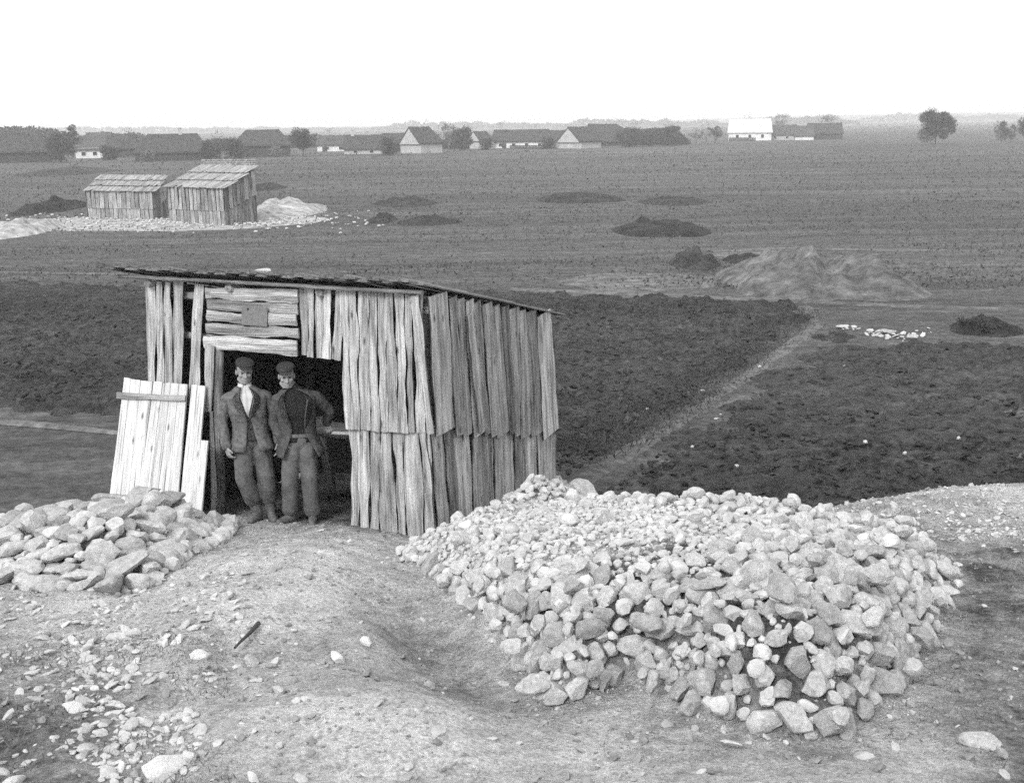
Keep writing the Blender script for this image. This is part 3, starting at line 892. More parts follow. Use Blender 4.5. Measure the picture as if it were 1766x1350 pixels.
house('pale gabled house beside the long white house', 962, 1036, 218, 243, 256, wall=GREYW, hip=(0, .1), yaw=R_(50), depth=7.5, length=7.5, name='gabled_house')
house('high dark roofed barn with pale verge right of the gables', 1012, 1104, 213, 243, 252, wall=DARKW, hip=(0, .45), yaw=R_(24), depth=8, length=13, name='barn', gable=GREYW)
house('white house with pale roof standing apart on the right', 1256, 1330, 205, 228, 243, roof=PALEROOF, wall=WHITEW, hip=(.04, .04), wins=3, depth=8, name='white_house')
house('grey roofed house just right of the white house', 1322, 1372, 215, 232, 242, roof=TILE, wall=GREYW, hip=(0, 0), wins=2)
house('dark roofed barn, rightmost building of the village', 1390, 1452, 212, 230, 241, wall=DARKW, hip=(.05, .05), name='barn')
house('small dark shed roof left of the rightmost barn', 1370, 1404, 216, 234, 242, roof=TILE, wall=WHITEW, hip=(.1, .1))

# dark picket fence of the white house
def fence(label, pxa, pxb, py, h, n):
    a = at_z(pxa, py); b = at_z(pxb, py)
    s = empty('picket_fence', (a + b) / 2); tag(s, label, 'fence')
    for i in range(n):
        p = a.lerp(b, i / (n - 1))
        board_pts('picket', p - Vector((0, 0, .2)), p + Vector((0, 0, h)), (b - a).length / n * .8, (b - a).length / n * .7, Vector((0, -1, 0)), .05, DARKW, s, .01, .2, 2)
    for z in (h * .3, h * .8):
        log('rail', a + Vector((0, .05, z)), b + Vector((0, .05, z)), .05, .05, DARKW, s)
fence('low dark fence along the foot of the white house', 1258, 1302, 244, 1.0, 22)
fence('low dark fence in front of the long white walled house', 880, 955, 257, .8, 30)

# trees and bushes -----------------------------------------------------
TWIG = m_plain('twigs', 0.035, 0.075, 2, 0)
TWIGP = m_plain('pale_twigs', 0.12, 0.2, 2, 0)
BARK = m_plain('bark', 0.03, 0.06, 3, .4, .03)
def crown_mesh(w, h, z0, n, seed, leaf=0.28, fill=1.0):
    """many small leaf and twig blades gathered in clumps"""
    r = np.random.default_rng(seed)
    nc = max(8, int(24 * fill))
    cl = []
    for _ in range(nc):
        a = r.uniform(0, 2 * math.pi); rr = math.sqrt(r.uniform(0, 1)) * .72; zz = r.uniform(.12, .88)
        cap = math.sqrt(max(.05, 1 - (2 * zz - 1) ** 2))
        cl.append((math.cos(a) * rr * w / 2 * cap, math.sin(a) * rr * w / 2 * cap, z0 + zz * h, r.uniform(.10, .22) * min(w, h * 1.3)))
    C = np.array(cl)[r.integers(nc, size=n)]
    d = r.normal(size=(n, 3)); d /= np.linalg.norm(d, axis=1)[:, None]
    p = C[:, :3] + d * (C[:, 3] * r.uniform(.25, 1.12, n) ** .6)[:, None] * np.array([1, 1, .85])
    keep = p[:, 2] > max(z0 * .4, 0.02); p = p[keep]; d = d[keep]
    return blades(p, d * .8 + np.array([0, 0, .5]), leaf * r.uniform(.6, 1.8, len(p)) * .5, leaf * r.uniform(.18, .5, len(p)) * .5, r, 'crown')
def blades(p, lean, ln, wd, r, name):
    n = len(p)
    t = r.normal(size=(n, 3)) + lean; t /= np.linalg.norm(t, axis=1)[:, None]
    s = np.cross(t, r.normal(size=(n, 3))); s /= np.linalg.norm(s, axis=1)[:, None] + 1e-9
    V = np.stack([p - t * ln[:, None], p + s * wd[:, None], p + t * ln[:, None], p - s * wd[:, None]], 1).reshape(-1, 3)
    me = bpy.data.meshes.new(name)
    return quads(me, V, np.arange(4 * n).reshape(n, 4), False)
def branch_mesh(h, seed, levels=4, spread=.55, r0=.16, trunk=.28):
    r = random.Random(seed)
    V = []; Fc = []
    def seg(p, q, a, b, n=4):
        vv, ff = log_mesh(p, q, a, b, n, 1, 0, 0)
        o = len(V); V.extend(vv); Fc.extend([tuple(i + o for i in f) for f in ff])
    def grow(p, d, L, rad, lev):
        q = p + d * L
        seg(p, q, rad, rad * .62, 5 if lev > 2 else 3)
        if lev == 0: return
        for k in range(r.choice((2, 3, 3))):
            nd = (d + Vector((r.gauss(0, spread), r.gauss(0, spread), r.gauss(.12, spread * .5)))).normalized()
            grow(p.lerp(q, r.uniform(.6, 1)), nd, L * r.uniform(.58, .8), rad * .55, lev - 1)
    grow(Vector((0, 0, -.2)), Vector((r.gauss(0, .05), r.gauss(0, .05), 1)).normalized(), h * trunk, r0, levels)
    return mesh_np('trunk', V, Fc)
def tree(name, label, px, pyb, pyt, wpx, n=900, trunk=.22, mat=TWIG, fill=1.0, bare_=False, cat='tree', seed=0, leaf=.3):
    c = at_z(px, pyb); k = (c - EYE).length / F
    h = (pyb - pyt) * k; w = wpx * k
    s = empty(name, c); tag(s, label, cat)
    if bare_:
        obj('trunk', branch_mesh(h, seed, 5, .5, .13, .28), mat, s, Matrix.Translation(c))
        me = crown_mesh(w, h * .6, h * .38, n, seed, leaf)
        obj('crown', me, mat, s, Matrix.Translation(c))
    else:
        obj('trunk', branch_mesh(h, seed, 3, .5, .14, .34), BARK, s, Matrix.Translation(c))
        obj('crown', crown_mesh(w, h * (1 - trunk), h * trunk, n, seed, leaf, fill), mat, s, Matrix.Translation(c))
    return s
T = [
 ('bush', 'grey brush between the left edge farmhouse and white cottage', 105, 280, 238, 52, 1500, .0, TWIG, 'bush'),
 ('tree', 'tall dark tree above the small white cottage', 126, 272, 221, 26, 900, .2, TWIG, 'tree'),
 ('bush', 'low dark bushes right of the small white cottage', 190, 276, 255, 40, 900, .0, TWIG, 'bush'),
 ('bush', 'pale shrub against the largest hipped farmhouse', 255, 279, 262, 26, 500, .0, TWIGP, 'bush'),
 ('bush', 'dark bushes in the dip right of the largest hipped farmhouse', 365, 276, 248, 46, 1400, .0, TWIG, 'bush'),
 ('bush', 'dark bushes at the left foot of the thatched barn', 405, 274, 244, 40, 1400, .0, TWIG, 'bush'),
 ('bush', 'pale round bush in front of the thatched barn', 475, 271, 256, 24, 500, .0, TWIGP, 'bush'),
 ('tree', 'broad dark tree between thatched barn and low long house', 523, 270, 227, 46, 1700, .25, TWIG, 'tree'),
 ('bush', 'dark bush before the dark roof left of the pale gable', 672, 268, 240, 34, 1000, .0, TWIG, 'bush'),
 ('tree', 'pale bare tree right of the tallest gabled house', 774, 262, 214, 26, 300, .2, TWIGP, 'tree'),
 ('bush', 'round grey bush left of the small gabled house', 795, 260, 222, 44, 1500, .0, TWIG, 'bush'),
 ('bush', 'dark low bush in front of the small gabled house', 838, 259, 240, 30, 800, .0, TWIG, 'bush'),
 ('bush', 'dark bush at the right end of the long white house', 945, 257, 240, 26, 700, .0, TWIG, 'bush'),
 ('bush', 'dark thicket directly right of the high barn', 1085, 254, 224, 52, 1700, .0, TWIG, 'bush'),
 ('bush', 'dark thicket, the rightmost clump before the bare saplings', 1155, 252, 221, 58, 1900, .0, TWIG, 'bush'),
 ('bush', 'lower thicket between the two dark clumps', 1118, 253, 229, 40, 1100, .0, TWIG, 'bush'),
 ('tree', 'thin pale bare sapling left of the white house', 1200, 249, 224, 30, 260, .3, TWIGP, 'tree'),
 ('tree', 'small bare tree nearest the white house', 1233, 248, 220, 34, 420, .35, TWIG, 'tree'),
 ('tree', 'round dark tree standing alone on the right field', 1613, 249, 198, 60, 7000, .12, TWIG, 'tree'),
 ('bush', 'small round bush near the right edge', 1733, 243, 215, 38, 1000, .0, TWIG, 'bush'),
 ('tree', 'dark tree cut by the right picture edge', 1772, 245, 202, 40, 1600, .1, TWIG, 'tree'),
 ('tree', 'hazy pale tree above the roof of the rightmost barn', 1425, 240, 201, 34, 400, .3, TWIGP, 'tree'),
 ('tree', 'hazy pale tree behind the grey roofed house', 1345, 240, 198, 30, 350, .3, TWIGP, 'tree'),
]
for i, (nm, lab, px, pyb, pyt, w, n, tr, mt, cat) in enumerate(T):
    tree(nm, lab, px, pyb, pyt - 2, w * 1.12, int(n * 2.2), tr, mt, cat=cat, seed=100 + i, leaf=.36, fill=1.5, bare_=(mt is TWIGP and nm == 'tree'))
tree('bare_tree', 'bare spreading tree rising behind the long thatched house', 916, 246, 206, 48, 60, .3, TWIG, bare_=True, seed=7)
tree('bare_tree', 'thin bare tree behind the round grey bush', 806, 250, 203, 30, 50, .3, TWIG, bare_=True, seed=9)
tree('bare_tree', 'bare hazy tree over the high dark barn', 1065, 246, 203, 40, 120, .3, TWIGP, bare_=True, seed=12)
for i_, (px_, yb_, yt_, w_, lab_) in enumerate([
  (62, 278, 219, 34, 'bare hazy tree over the left edge farmhouse'), (222, 272, 222, 28, 'bare tree behind the dark house left of the big hipped roof'),
  (378, 272, 226, 30, 'bare tree in the dip before the thatched barn'), (570, 262, 220, 26, 'bare tree above the low long house'),
  (742, 258, 205, 30, 'bare tall tree just right of the tallest gable'), (760, 260, 212, 30, 'bare tree left of the round grey bush'), (868, 252, 206, 26, 'bare tree at the left end of the long thatched house'),
  (1100, 250, 204, 36, 'bare hazy tree over the dark thicket'), (1150, 250, 206, 34, 'bare tree over the rightmost thicket'), (1218, 246, 212, 26, 'bare sapling between the thicket and white house'),
  (1290, 240, 190, 24, 'bare tree behind the roof of the white house')]):
    tree('bare_tree', lab_, px_, yb_, yt_, w_, 90, .3, TWIG, bare_=True, seed=300 + i_)
# belts of far woodland, hazy masses
def belt(label, segs, n, seed, size=1.0):
    rg = np.random.default_rng(seed)
    P = []
    for px0, px1, d, ytop in segs:
        a = at_y(px0, ytop, d); b = at_y(px1, ytop, d); m = int(n * (px1 - px0) / 100)
        f = rg.uniform(size=m); x = a.x + (b.x - a.x) * f; zt = a.z + (b.z - a.z) * f
        hh = np.maximum(1.0, zt * (1 + .28 * fbm(x, np.full(m, d), 16.0, 3, .7))) * np.minimum(1, np.minimum(4 * f + .35, 4 * (1 - f) + .35))
        P.append(np.stack([x, d + rg.uniform(-6, 6, m), hh * rg.uniform(size=m) ** .8], 1))
    P = np.concatenate(P); m = len(P)
    me = blades(P, np.array([0, 0, .7]), np.full(m, .7 * size), np.full(m, .28 * size), rg, 'far_woodland')
    tag(obj('far_woodland', me, TWIG), label, 'woodland', kind='stuff')
belt('grey brushwood behind the left farmhouses', [(-40, 130, 330, 226), (120, 260, 350, 228), (330, 430, 300, 244), (480, 560, 330, 234)], 1500, 5)
belt('pale hazy woodland along the horizon', [(-60, 700, 1700, 221), (640, 1000, 1500, 212), (960, 1260, 1400, 208), (1300, 1480, 1300, 202), (1480, 1800, 1700, 199)], 800, 6, 3.0)
belt('dark hedge and thickets among the middle farmhouses', [(655, 700, 270, 236), (760, 850, 290, 232), (930, 965, 300, 238), (1036, 1185, 300, 226)], 2200, 8, .8)
# scrub on the dark bank at the right edge
p = at_z(1700, 572)
tree('scrub', 'low dark scrub on the bank at the right edge', 1690, 575, 548, 100, 900, 0, TWIG, cat='bush', seed=55, leaf=.12)

# ------------------------------------------------------------------ stones
def rock_verts(seed, subd, sq=(1, 1, 1), cuts=13):
    r = random.Random(seed)
    bm = bmesh.new()
    bmesh.ops.create_icosphere(bm, subdivisions=subd, radius=1.0)
    planes = []
    for _ in range(cuts):
        d = Vector((r.gauss(0, 1), r.gauss(0, 1), r.gauss(0, 1))).normalized()
        planes.append((d, r.uniform(.5, .86)))
    for v in bm.verts:
        for d, k in planes:
            s = v.co.dot(d)
            if s > k: v.co -= d * (s - k) * .97
        v.co *= 1 + .16 * mnoise.noise(v.co * 1.4 + Vector((seed * 3.7, 0, 0))) + .08 * mnoise.noise(v.co * 3.7 + Vector((0, seed * 2.3, 0)))
        v.co = Vector((v.co.x * sq[0], v.co.y * sq[1], v.co.z * sq[2]))
    V = np.array([v.co[:] for v in bm.verts]); Fq = np.array([[v.index for v in f.verts] for f in bm.faces])
    bm.free()
    return V, Fq
def rock_mesh(V, Fq, name='stone'):
    me = bpy.data.meshes.new(name); quads(me, V, Fq, True); me.set_sharp_from_angle(angle=R_(26)); return me
SQ = [(1, .85, .75), (1.15, .8, .6), (1, .95, .85), (1.3, .75, .55), (1.05, .9, .65), (.95, .8, .8)]
ROCKS = []
for i in range(14):
    me = rock_mesh(*rock_verts(i + 1, 3 if i < 14 else 2, SQ[i % 6])); me.materials.append(ROCK); ROCKS.append(me)
SLABS = []
for i in range(7):
    me = rock_mesh(*rock_verts(i + 50, 3, (1.4, .85, .5), 9)); me.materials.append(ROCK); SLABS.append(me)
LOW = [rock_verts(i + 90, 1, SQ[i % 6], 6) for i in range(10)]
MID = [rock_verts(i + 120, 2, SQ[i % 6], 8) for i in range(10)]
def normal_at(x, y):
    e = .06
    zx = surf1(x + e, y) - surf1(x - e, y); zy = surf1(x, y + e) - surf1(x, y - e)
    return Vector((-zx, -zy, 2 * e)).normalized()
def pix(P):
    v = CR.transposed() @ (Vector(P) - EYE)
    return 883 + F * v.x / -v.z, 675 - F * v.y / -v.z
def rand_rot(n, flat, r):
    tilt = Vector((r.gauss(0, flat), r.gauss(0, flat), 1)).normalized()
    q = n.to_track_quat('Z', 'Y') @ tilt.to_track_quat('Z', 'Y')
    return q.to_matrix() @ Matrix.Rotation(r.uniform(0, 6.283), 3, 'Z')
class Packer:
    def __init__(s, cell=.3): s.g = {}; s.c = cell; s.items = []
    def ok(s, p, r, f):
        ix, iy = int(p.x // s.c), int(p.y // s.c)
        for a in range(ix - 2, ix + 3):
            for b in range(iy - 2, iy + 3):
                for q, rr in s.g.get((a, b), ()):
                    if (q - p).length < (r + rr) * f: return False
        return True
    def add(s, p, r, *info):
        s.g.setdefault((int(p.x // s.c), int(p.y // s.c)), []).append((p, r)); s.items.append((p, r) + info)
rs = random.Random(21)
PK = Packer()
HR = np.array(HEAP_R); HL = np.array(HEAP_L)
def coarse(x, y):
    """1 where the right heap carries coarse stones, 0 on its gravel top"""
    d = pdR(x, y)
    q = pix((x, y, surf1(x, y)))
    # gravel area in front of the shed's side wall
    e = ((q[0] - 985) / 315) ** 2 + ((q[1] - 928) / 72) ** 2
    return d, (0.03 if e < .8 else (.35 if e < 1.25 else 1.0)), q
def in_shed(x, y, m=.12):
    v = Vector((x - PC.x, y - PC.y, 0)); return -m < v.dot(U) < FW + m and -m < v.dot(BK) < SD + m
# named large stones (pixel, half size in pixels, flat?, label)
NAMED = [
 (1240, 1055, 44, 0, 'large rounded stone in the middle of the front face of the big heap'),
 (1272, 1132, 34, 0, 'upright oval pale stone low in the front face of the big heap'),
 (1285, 1172, 30, 0, 'pale stone directly below the upright oval one'),
 (1315, 985, 48, 0, 'big flat topped block at the brink of the big heap'),
 (1440, 1020, 38, 0, 'broad angular stone on the right slope of the big heap'),
 (1512, 1000, 34, 1, 'long upright slab on the right slope of the big heap'),
 (1510, 1165, 40, 0, 'big pale block at the lower right foot of the big heap'),
 (1022, 1120, 32, 0, 'bright rounded stone at the left front foot of the big heap'),
 (985, 1105, 26, 1, 'tilted oval stone left of the bright rounded one'),
 (1320, 1232, 36, 0, 'large stone at the lowest front edge of the big heap'),
 (1205, 1130, 30, 0, 'squat pale stone left of the upright oval one'),
 (1190, 1082, 26, 0, 'round stone just under the large rounded one'),
 (900, 1000, 34, 1, 'bright flat stone at the left brink of the big heap'),
 (826, 988, 30, 0, 'darker squarish stone under the left brink of the big heap'),
 (1055, 1155, 30, 0, 'pale stone jutting out of the gap in the front foot'),
 (995, 835, 40, 0, 'highest pale boulder beside the far shed corner'),
 (940, 880, 22, 0, 'small rounded stone below the boulder at the shed corner'),
 (1480, 895, 30, 0, 'dark sided stone at the back right corner of the heap'),
 (1328, 862, 20, 0, 'single round stone topping the back rim of the heap'),
]
def place_named(px, py, hp, flat, lab, scale=1.0):
    lo, hi = 4.0, 16.0
    for _ in range(50):
        m = (lo + hi) / 2; p = at_y(px, py + hp * .35, m)
        if p.z > surf1(p.x, p.y): lo = m
        else: hi = m
    p = at_y(px, py + hp * .35, lo)
    r = hp * .84 * (p - EYE).length / F * scale
    n = normal_at(p.x, p.y)
    me = (SLABS[rs.randrange(7)] if flat else ROCKS[rs.randrange(14)])
    R3 = rand_rot((n * .5 + Vector((0, 0, 1))).normalized(), .25, rs)
    if 'upright' in lab: R3 = Matrix.Rotation(1.2, 3, 'Y') @ R3
    M = (R3 @ Matrix.Diagonal((r, r, r))).to_4x4(); M.translation = p + n * r * .22
    o = obj('stone', me, None, None, M)
    tag(o, lab, 'stone')
    PK.add(p + n * r * .2, r * .9)
    return o
SHORT = ['large rounded stone', 'upright oval stone', 'stone below the upright oval one', 'big flat topped block', 'broad angular stone', 'long upright slab', 'big block at the lower right foot',
         'bright rounded stone', 'tilted oval stone', 'large stone at the lowest edge', 'squat stone', 'round stone under the large one', 'bright flat stone at the left brink', 'darker squarish stone',
         'stone jutting from the gap', 'highest boulder', 'small stone below the corner boulder', 'dark sided stone at the back', 'single round stone on the rim']
ANCH = []
for a, sh_ in zip(NAMED, SHORT): ANCH.append((place_named(*a).matrix_basis.translation.copy(), sh_))
PK.items = []
xmin, ymin = HR.min(0); xmax, ymax = HR.max(0)
cand = []
for rlo, rhi, tries, f, dens in ((.09, .115, 700, .86, 1), (.062, .088, 6500, .78, 1), (.042, .062, 11000, .78, 1), (.026, .042, 9000, .80, 1)):
    for it in range(int(tries * 1.5)):
        if it < tries:
            x = rs.uniform(xmin, xmax); y = rs.uniform(ymin, ymax)
        else:                                   # the steep front and right faces
            e_ = rs.randrange(len(_front) - 1); (ax, ay), (bx, by) = HEAP_R[e_], HEAP_R[e_ + 1]
            t_ = rs.random(); o_ = rs.uniform(0, .55); L_ = math.hypot(bx - ax, by - ay) + 1e-6
            x = ax + (bx - ax) * t_ - (by - ay) / L_ * o_; y = ay + (by - ay) * t_ + (bx - ax) / L_ * o_
        d, cz, q = coarse(x, y)
        if d < .02 or in_shed(x, y): continue
        # bare tongue of earth at the front foot
        if abs(q[0] - 1075) < 34 and 1140 < q[1] < 1230: continue
        r = rs.uniform(rlo, rhi)
        if y > 10.5: r *= .92
        if r > .042 and rs.random() > cz: continue
        p = Vector((x, y, surf1(x, y)))
        n = normal_at(x, y)
        c = p + n * r * rs.uniform(.2, .62)
        if not PK.ok(c, r, f): continue
        PK.add(c, r, n, q, d)
right = list(PK.items)
# second, looser layer lying on the first along face and rim
up = []
PK2 = Packer()
for _ in range(1600):
    c, r, n, q, d = right[rs.randrange(len(right))]
    if coarse(c.x, c.y)[1] < 1: continue
    if r < .05 or d > 1.3 and rs.random() < .8: continue
    r2 = r * rs.uniform(.6, 1.0)
    c2 = c + n * (r * .55 + r2 * .45) + Vector((rs.gauss(0, .04), rs.gauss(0, .04), 0))
    if in_shed(c2.x, c2.y, .15) or not PK2.ok(c2, r2, 1.3): continue
    if abs(q[0] - 1075) < 40 and 1130 < q[1] < 1230: continue
    PK2.add(c2, r2, n, q, d)
up = PK2.items[:330]
# left heap
PL = Packer(.5)
PK.items = []
x0, y0 = HL.min(0); x1, y1 = HL.max(0)
leftI = []
for rlo, rhi, tries, f in ((.14, .18, 260, .82), (.10, .14, 1500, .80), (.065, .10, 4000, .80), (.04, .065, 5000, .8)):
    for _ in range(tries):
        x = rs.uniform(max(x0, -6.6), x1); y = rs.uniform(y0, y1)
        d = pdL(x, y)
        if d < 0.0: continue
        p = Vector((x, y, surf1(x, y))); q = pix(p)
        # keep the foot of the leaning door and the sill clear
        w = Vector((x - PC.x, y - PC.y, 0))
        if w.dot(NF) < .56 and w.dot(U) < FW + .3: continue
        r = rs.uniform(rlo, rhi)
        if q[0] > 330 and r > .13: continue
        c = p + Vector((0, 0, r * rs.uniform(.1, .55)))
        if not PL.ok(c, r * .8, f): continue
        PL.add(c, r * .8, Vector((0, 0, 1)), q, r)
for (c, r8, n, q, r) in PL.items: leftI.append((c, r, n, q))
# biggest in the picture become stones of their own
allst = [(r / (c - EYE).length, 'R', c, r, n, q, d) for c, r, n, q, d in right] + [(r / (c - EYE).length * 1.05, 'U', c, r, n, q, d) for c, r, n, q, d in up] + \
        [(r / (c - EYE).length * .95, 'L', c, r, n, q, 0) for c, r, n, q in leftI]
allst.sort(key=lambda t: -t[0])
NIND = 300 - len(NAMED) - 16
rest = []
for i, (sz, w, c, r, n, q, d) in enumerate(allst):
    R3 = rand_rot(n, .35 if w != 'L' else .3, rs)
    M = (R3 @ Matrix.Diagonal((r * 1.08, r * 1.08, r * 1.08))).to_4x4(); M.translation = c
    if i < NIND:
        me = SLABS[rs.randrange(7)] if (w == 'L' and rs.random() < .7) or rs.random() < .08 else ROCKS[rs.randrange(14)]
        o = obj('stone', me, None, None, M)
        if w == 'L':
            shp = 'flat slab' if me in SLABS else ('large stone' if r > .12 else 'small stone')
            plc = 'lying against the leaning door' if q[1] < 900 and q[0] > 150 else ('at the far left of the left heap' if q[0] < 90 else ('at the front foot of the left heap' if q[1] > 965 else ('spilled towards the doorway from the left heap' if q[0] > 290 else 'in the middle of the left heap')))
            tag(o, 'pale %s %s' % (shp, plc), 'stone', 'stones of the left heap')
        else:
            best = min(ANCH, key=lambda a_: (a_[0] - c).length)
            near = (best[0] - c).length < .42
            if near: lab = '%s stone next to the %s' % ('fist sized pale' if r < .07 else 'head sized pale', best[1])
            elif q[1] < 905: lab = 'pale stone on the back rim of the big heap'
            elif q[0] > 1370: lab = 'grey stone %s on the right slope of the big heap' % ('high' if q[1] < 1010 else ('midway' if q[1] < 1110 else 'low'))
            elif q[0] < 960: lab = 'pale stone along the left edge of the big heap'
            elif q[1] > 1020: lab = 'pale stone %s the front face of the big heap' % ('high in' if q[1] < 1100 else 'at the foot of')
            else: lab = 'pale stone on the top of the big heap'
            tag(o, lab, 'stone', 'stones of the big heap, ' + lab)
    else:
        rest.append((w, M, r))
def join_rocks(name, items, kinds, mat):
    Vs = []; Fs = []; o = 0
    for i, M in enumerate(items):
        V, Fq = kinds[i % len(kinds)]
        A = np.array(M)
        Vs.append(V @ A[:3, :3].T + A[:3, 3]); Fs.append(Fq + o); o += len(V)
    me = bpy.data.meshes.new(name)
    quads(me, np.concatenate(Vs), np.concatenate(Fs), True)
    me.set_sharp_from_angle(angle=R_(30))
    return obj(name, me, mat)
o = join_rocks('small_stones', [M for w, M, r in rest if w != 'L'], MID, RUBBLE)
tag(o, 'mass of smaller pale stones filling the big heap', 'stones', kind='stuff')
lr = [M for w, M, r in rest if w == 'L']
if lr:
    o = join_rocks('small_stones', lr, MID, RUBBLE)
    tag(o, 'smaller pale stones filling the left heap', 'stones', kind='stuff')
# single stones lying about
for px, py, hp, flat, lab in [
  (343, 1127, 22, 0, 'bright white stone lying left of the stick in the foreground'),
  (432, 1138, 22, 1, 'flat pale stone lying below the stick'),
  (584, 1132, 24, 1, 'flat white stone on the crest of the near hump'),
  (632, 1105, 16, 0, 'small white stone above the near hump'),
  (285, 1312, 40, 1, 'large white chalk block near the bottom edge at left'),
  (325, 1300, 22, 0, 'smaller chalk block touching the large white one at the bottom'),
  (130, 1216, 20, 1, 'white stone lying on the dark turf at lower left'),
  (22, 1343, 24, 1, 'white stone cut by the bottom left corner'),
  (1728, 1296, 22, 0, 'upright dark stone at the lower right, right one of two'),
  (1692, 1274, 32, 1, 'flat grey stone at the lower right, left one of two'),
  (286, 1232, 12, 0, 'small round white stone on the lower left turf'),
  (715, 950, 18, 0, 'pale stone at the foot of the shed corner')]:
    o = place_named(px, py, hp, flat, lab, .95)
    if 'white' in lab or 'chalk' in lab:
        o.data = o.data.copy(); o.data.materials.clear(); o.data.materials.append(CHALKROCK)
c = fp(457, 482, .15); M = Matrix.Diagonal((.11, .09, .06, 1)); M.translation = P3(2.05, -.05, zroof(-.05) + .15)
tag(obj('stone', ROCKS[3], None, None, M), 'pale stone weighing down the front edge of the shed roof', 'stone')
for px, py, hp, lab in ((1455, 563, 9, 'white stone at the left end of the pale row in the dark field'), (1575, 580, 10, 'white stone at the right end of the pale row in the dark field'),
                    (1530, 572, 13, 'longest white stone of the pale row in the dark field')):
    p = at_z(px, py, .08); r = hp * (p - EYE).length / F
    M = Matrix.Diagonal((r * 1.2, r, r * .7, 1)); M.translation = p
    tag(obj('stone', ROCKS[hp % 14], None, None, M), lab, 'stone')
# chalk bits beside it, pebbles and gravel: uncountable
items = []
for i in range(45):
    f = rs.random(); p = at_z(1452 + f * 150 + rs.gauss(0, 5), 560 + 20 * math.sin(f * 2.6) + rs.gauss(0, 2.5), .05); r = rs.uniform(.02, .10)
    M = (rand_rot(Vector((0, 0, 1)), .3, rs) @ Matrix.Diagonal((r, r, r * .7))).to_4x4(); M.translation = p; items.append(M)
for i in range(11):
    p = at_z(rs.uniform(1000, 1760), rs.uniform(600, 860), .12); r = rs.uniform(.02, .06)
    M = Matrix.Diagonal((r, r, r, 1)); M.translation = p; items.append(M)
tag(join_rocks('chalk_bits', items, LOW, ROCK), 'scatter of white chalk bits on the dark ploughed field', 'chalk bits', kind='stuff')
# soil clods and tufts on the ploughed plots
items = []
for i in range(5200):
    px = rs.uniform(-20, 1790); py = rs.uniform(500, 880)
    if px > 1020 + (820 - py) * 1.53 - 45 and px < 1020 + (820 - py) * 1.53 + 60: continue
    if px < 950 and py > 700 or px < 260 and py > 690: continue
    if px > 1380 and py < 600 or px > 1250 and py < 530 or py < 515: continue
    p = at_z(px, py, .3 if px < 1020 + (820 - py) * 1.53 else .08)
    r = rs.uniform(.02, .085)
    M = (rand_rot(Vector((0, 0, 1)), .4, rs) @ Matrix.Diagonal((r * 1.3, r, r * .8))).to_4x4(); M.translation = p; items.append(M)
tag(join_rocks('soil_clods', items, LOW, PLOUGH), 'dark soil clods turned up on the ploughed plots', 'soil clods', kind='stuff')
items = []; crumbs = []
while len(items) + len(crumbs) < 11000:
    x = rs.uniform(-5.5, 5.5); y = rs.uniform(4.6, 13.6)
    if in_shed(x, y, -.1): continue
    g = pdR(x, y)
    if g < .02 and not (x > 2.6 and y > 11.2) and rs.random() > (.45 + .5 * mnoise.noise(Vector((x * 1.4, y * 1.4, 8)))): continue
    if g < -.3 and x > 2 and y < 11 and rs.random() < .5: continue
    r = min(.045, .007 * math.exp(abs(rs.gauss(0, .75)))) * (1.25 if g > 0 else 1)
    p = Vector((x, y, surf1(x, y) + r * .25))
    M = (rand_rot(Vector((0, 0, 1)), .5, rs) @ Matrix.Diagonal((r, r, r * .8))).to_4x4(); M.translation = p; (items if g > -.12 or rs.random() < .05 or (x > 2.6 and y > 11.2 and rs.random() < .7) else crumbs).append(M)
tag(join_rocks('soil_crumbs', crumbs, LOW, CRUMB), 'grey crumbs of soil and stone on the trodden ground', 'crumbs', kind='stuff')
tag(join_rocks('gravel', items, LOW, RUBBLE), 'pale gravel and crumbs strewn over the spoil ground', 'gravel', kind='stuff')
# chalk chips trailing from the left heap and strewn over the lower left turf
items = []
def on_surf(px, py):
    lo, hi = 3.5, 16.0; d_ = ray(px, py)
    for _ in range(16):
        m_ = (lo + hi) / 2; p_ = EYE + d_ * (m_ / d_.y)
        if p_.z > surf1(p_.x, p_.y): lo = m_
        else: hi = m_
    return EYE + d_ * (lo / d_.y)
while len(items) < 850:
    t_ = rs.random()
    if t_ < .62: px_ = rs.gauss(210, 110); py_ = rs.uniform(1020, 1350)
    elif t_ < .8: px_ = rs.uniform(-20, 430); py_ = rs.gauss(1010, 30)
    elif t_ < .9: px_ = rs.uniform(0, 1766); py_ = rs.uniform(960, 1350)
    else: px_ = rs.uniform(1480, 1780); py_ = rs.gauss(905, 30)
    p = on_surf(px_, py_)
    if pdR(p.x, p.y) > -.05 or p.y > 12.6: continue
    if mnoise.noise(Vector((p.x * 2, p.y * 2, 5))) < -.1: continue
    r = min(.055, .013 * math.exp(abs(rs.gauss(0, .75)))); p.z = surf1(p.x, p.y) + r * .15
    M = (rand_rot(Vector((0, 0, 1)), .4, rs) @ Matrix.Diagonal((r * 1.2, r, r * .6))).to_4x4(); M.translation = p; items.append(M)
tag(join_rocks('chalk_chips', items, MID, RUBBLE), 'chalk chips strewn over the foreground turf and soil', 'chips', kind='stuff')
# chalk crumbs round the far sheds
items = []
for i in range(900):
    px = rs.gauss(330, 140); py = 380 + rs.gauss(0, 7)
    p = at_z(px, py, .08); r = rs.uniform(.04, .14)
    M = Matrix.Diagonal((r, r, r * .7, 1)); M.translation = p; items.append(M)
tag(join_rocks('chalk_rubble', items, LOW, ROCK), 'pale chalk rubble strewn around the far sheds', 'rubble', kind='stuff')
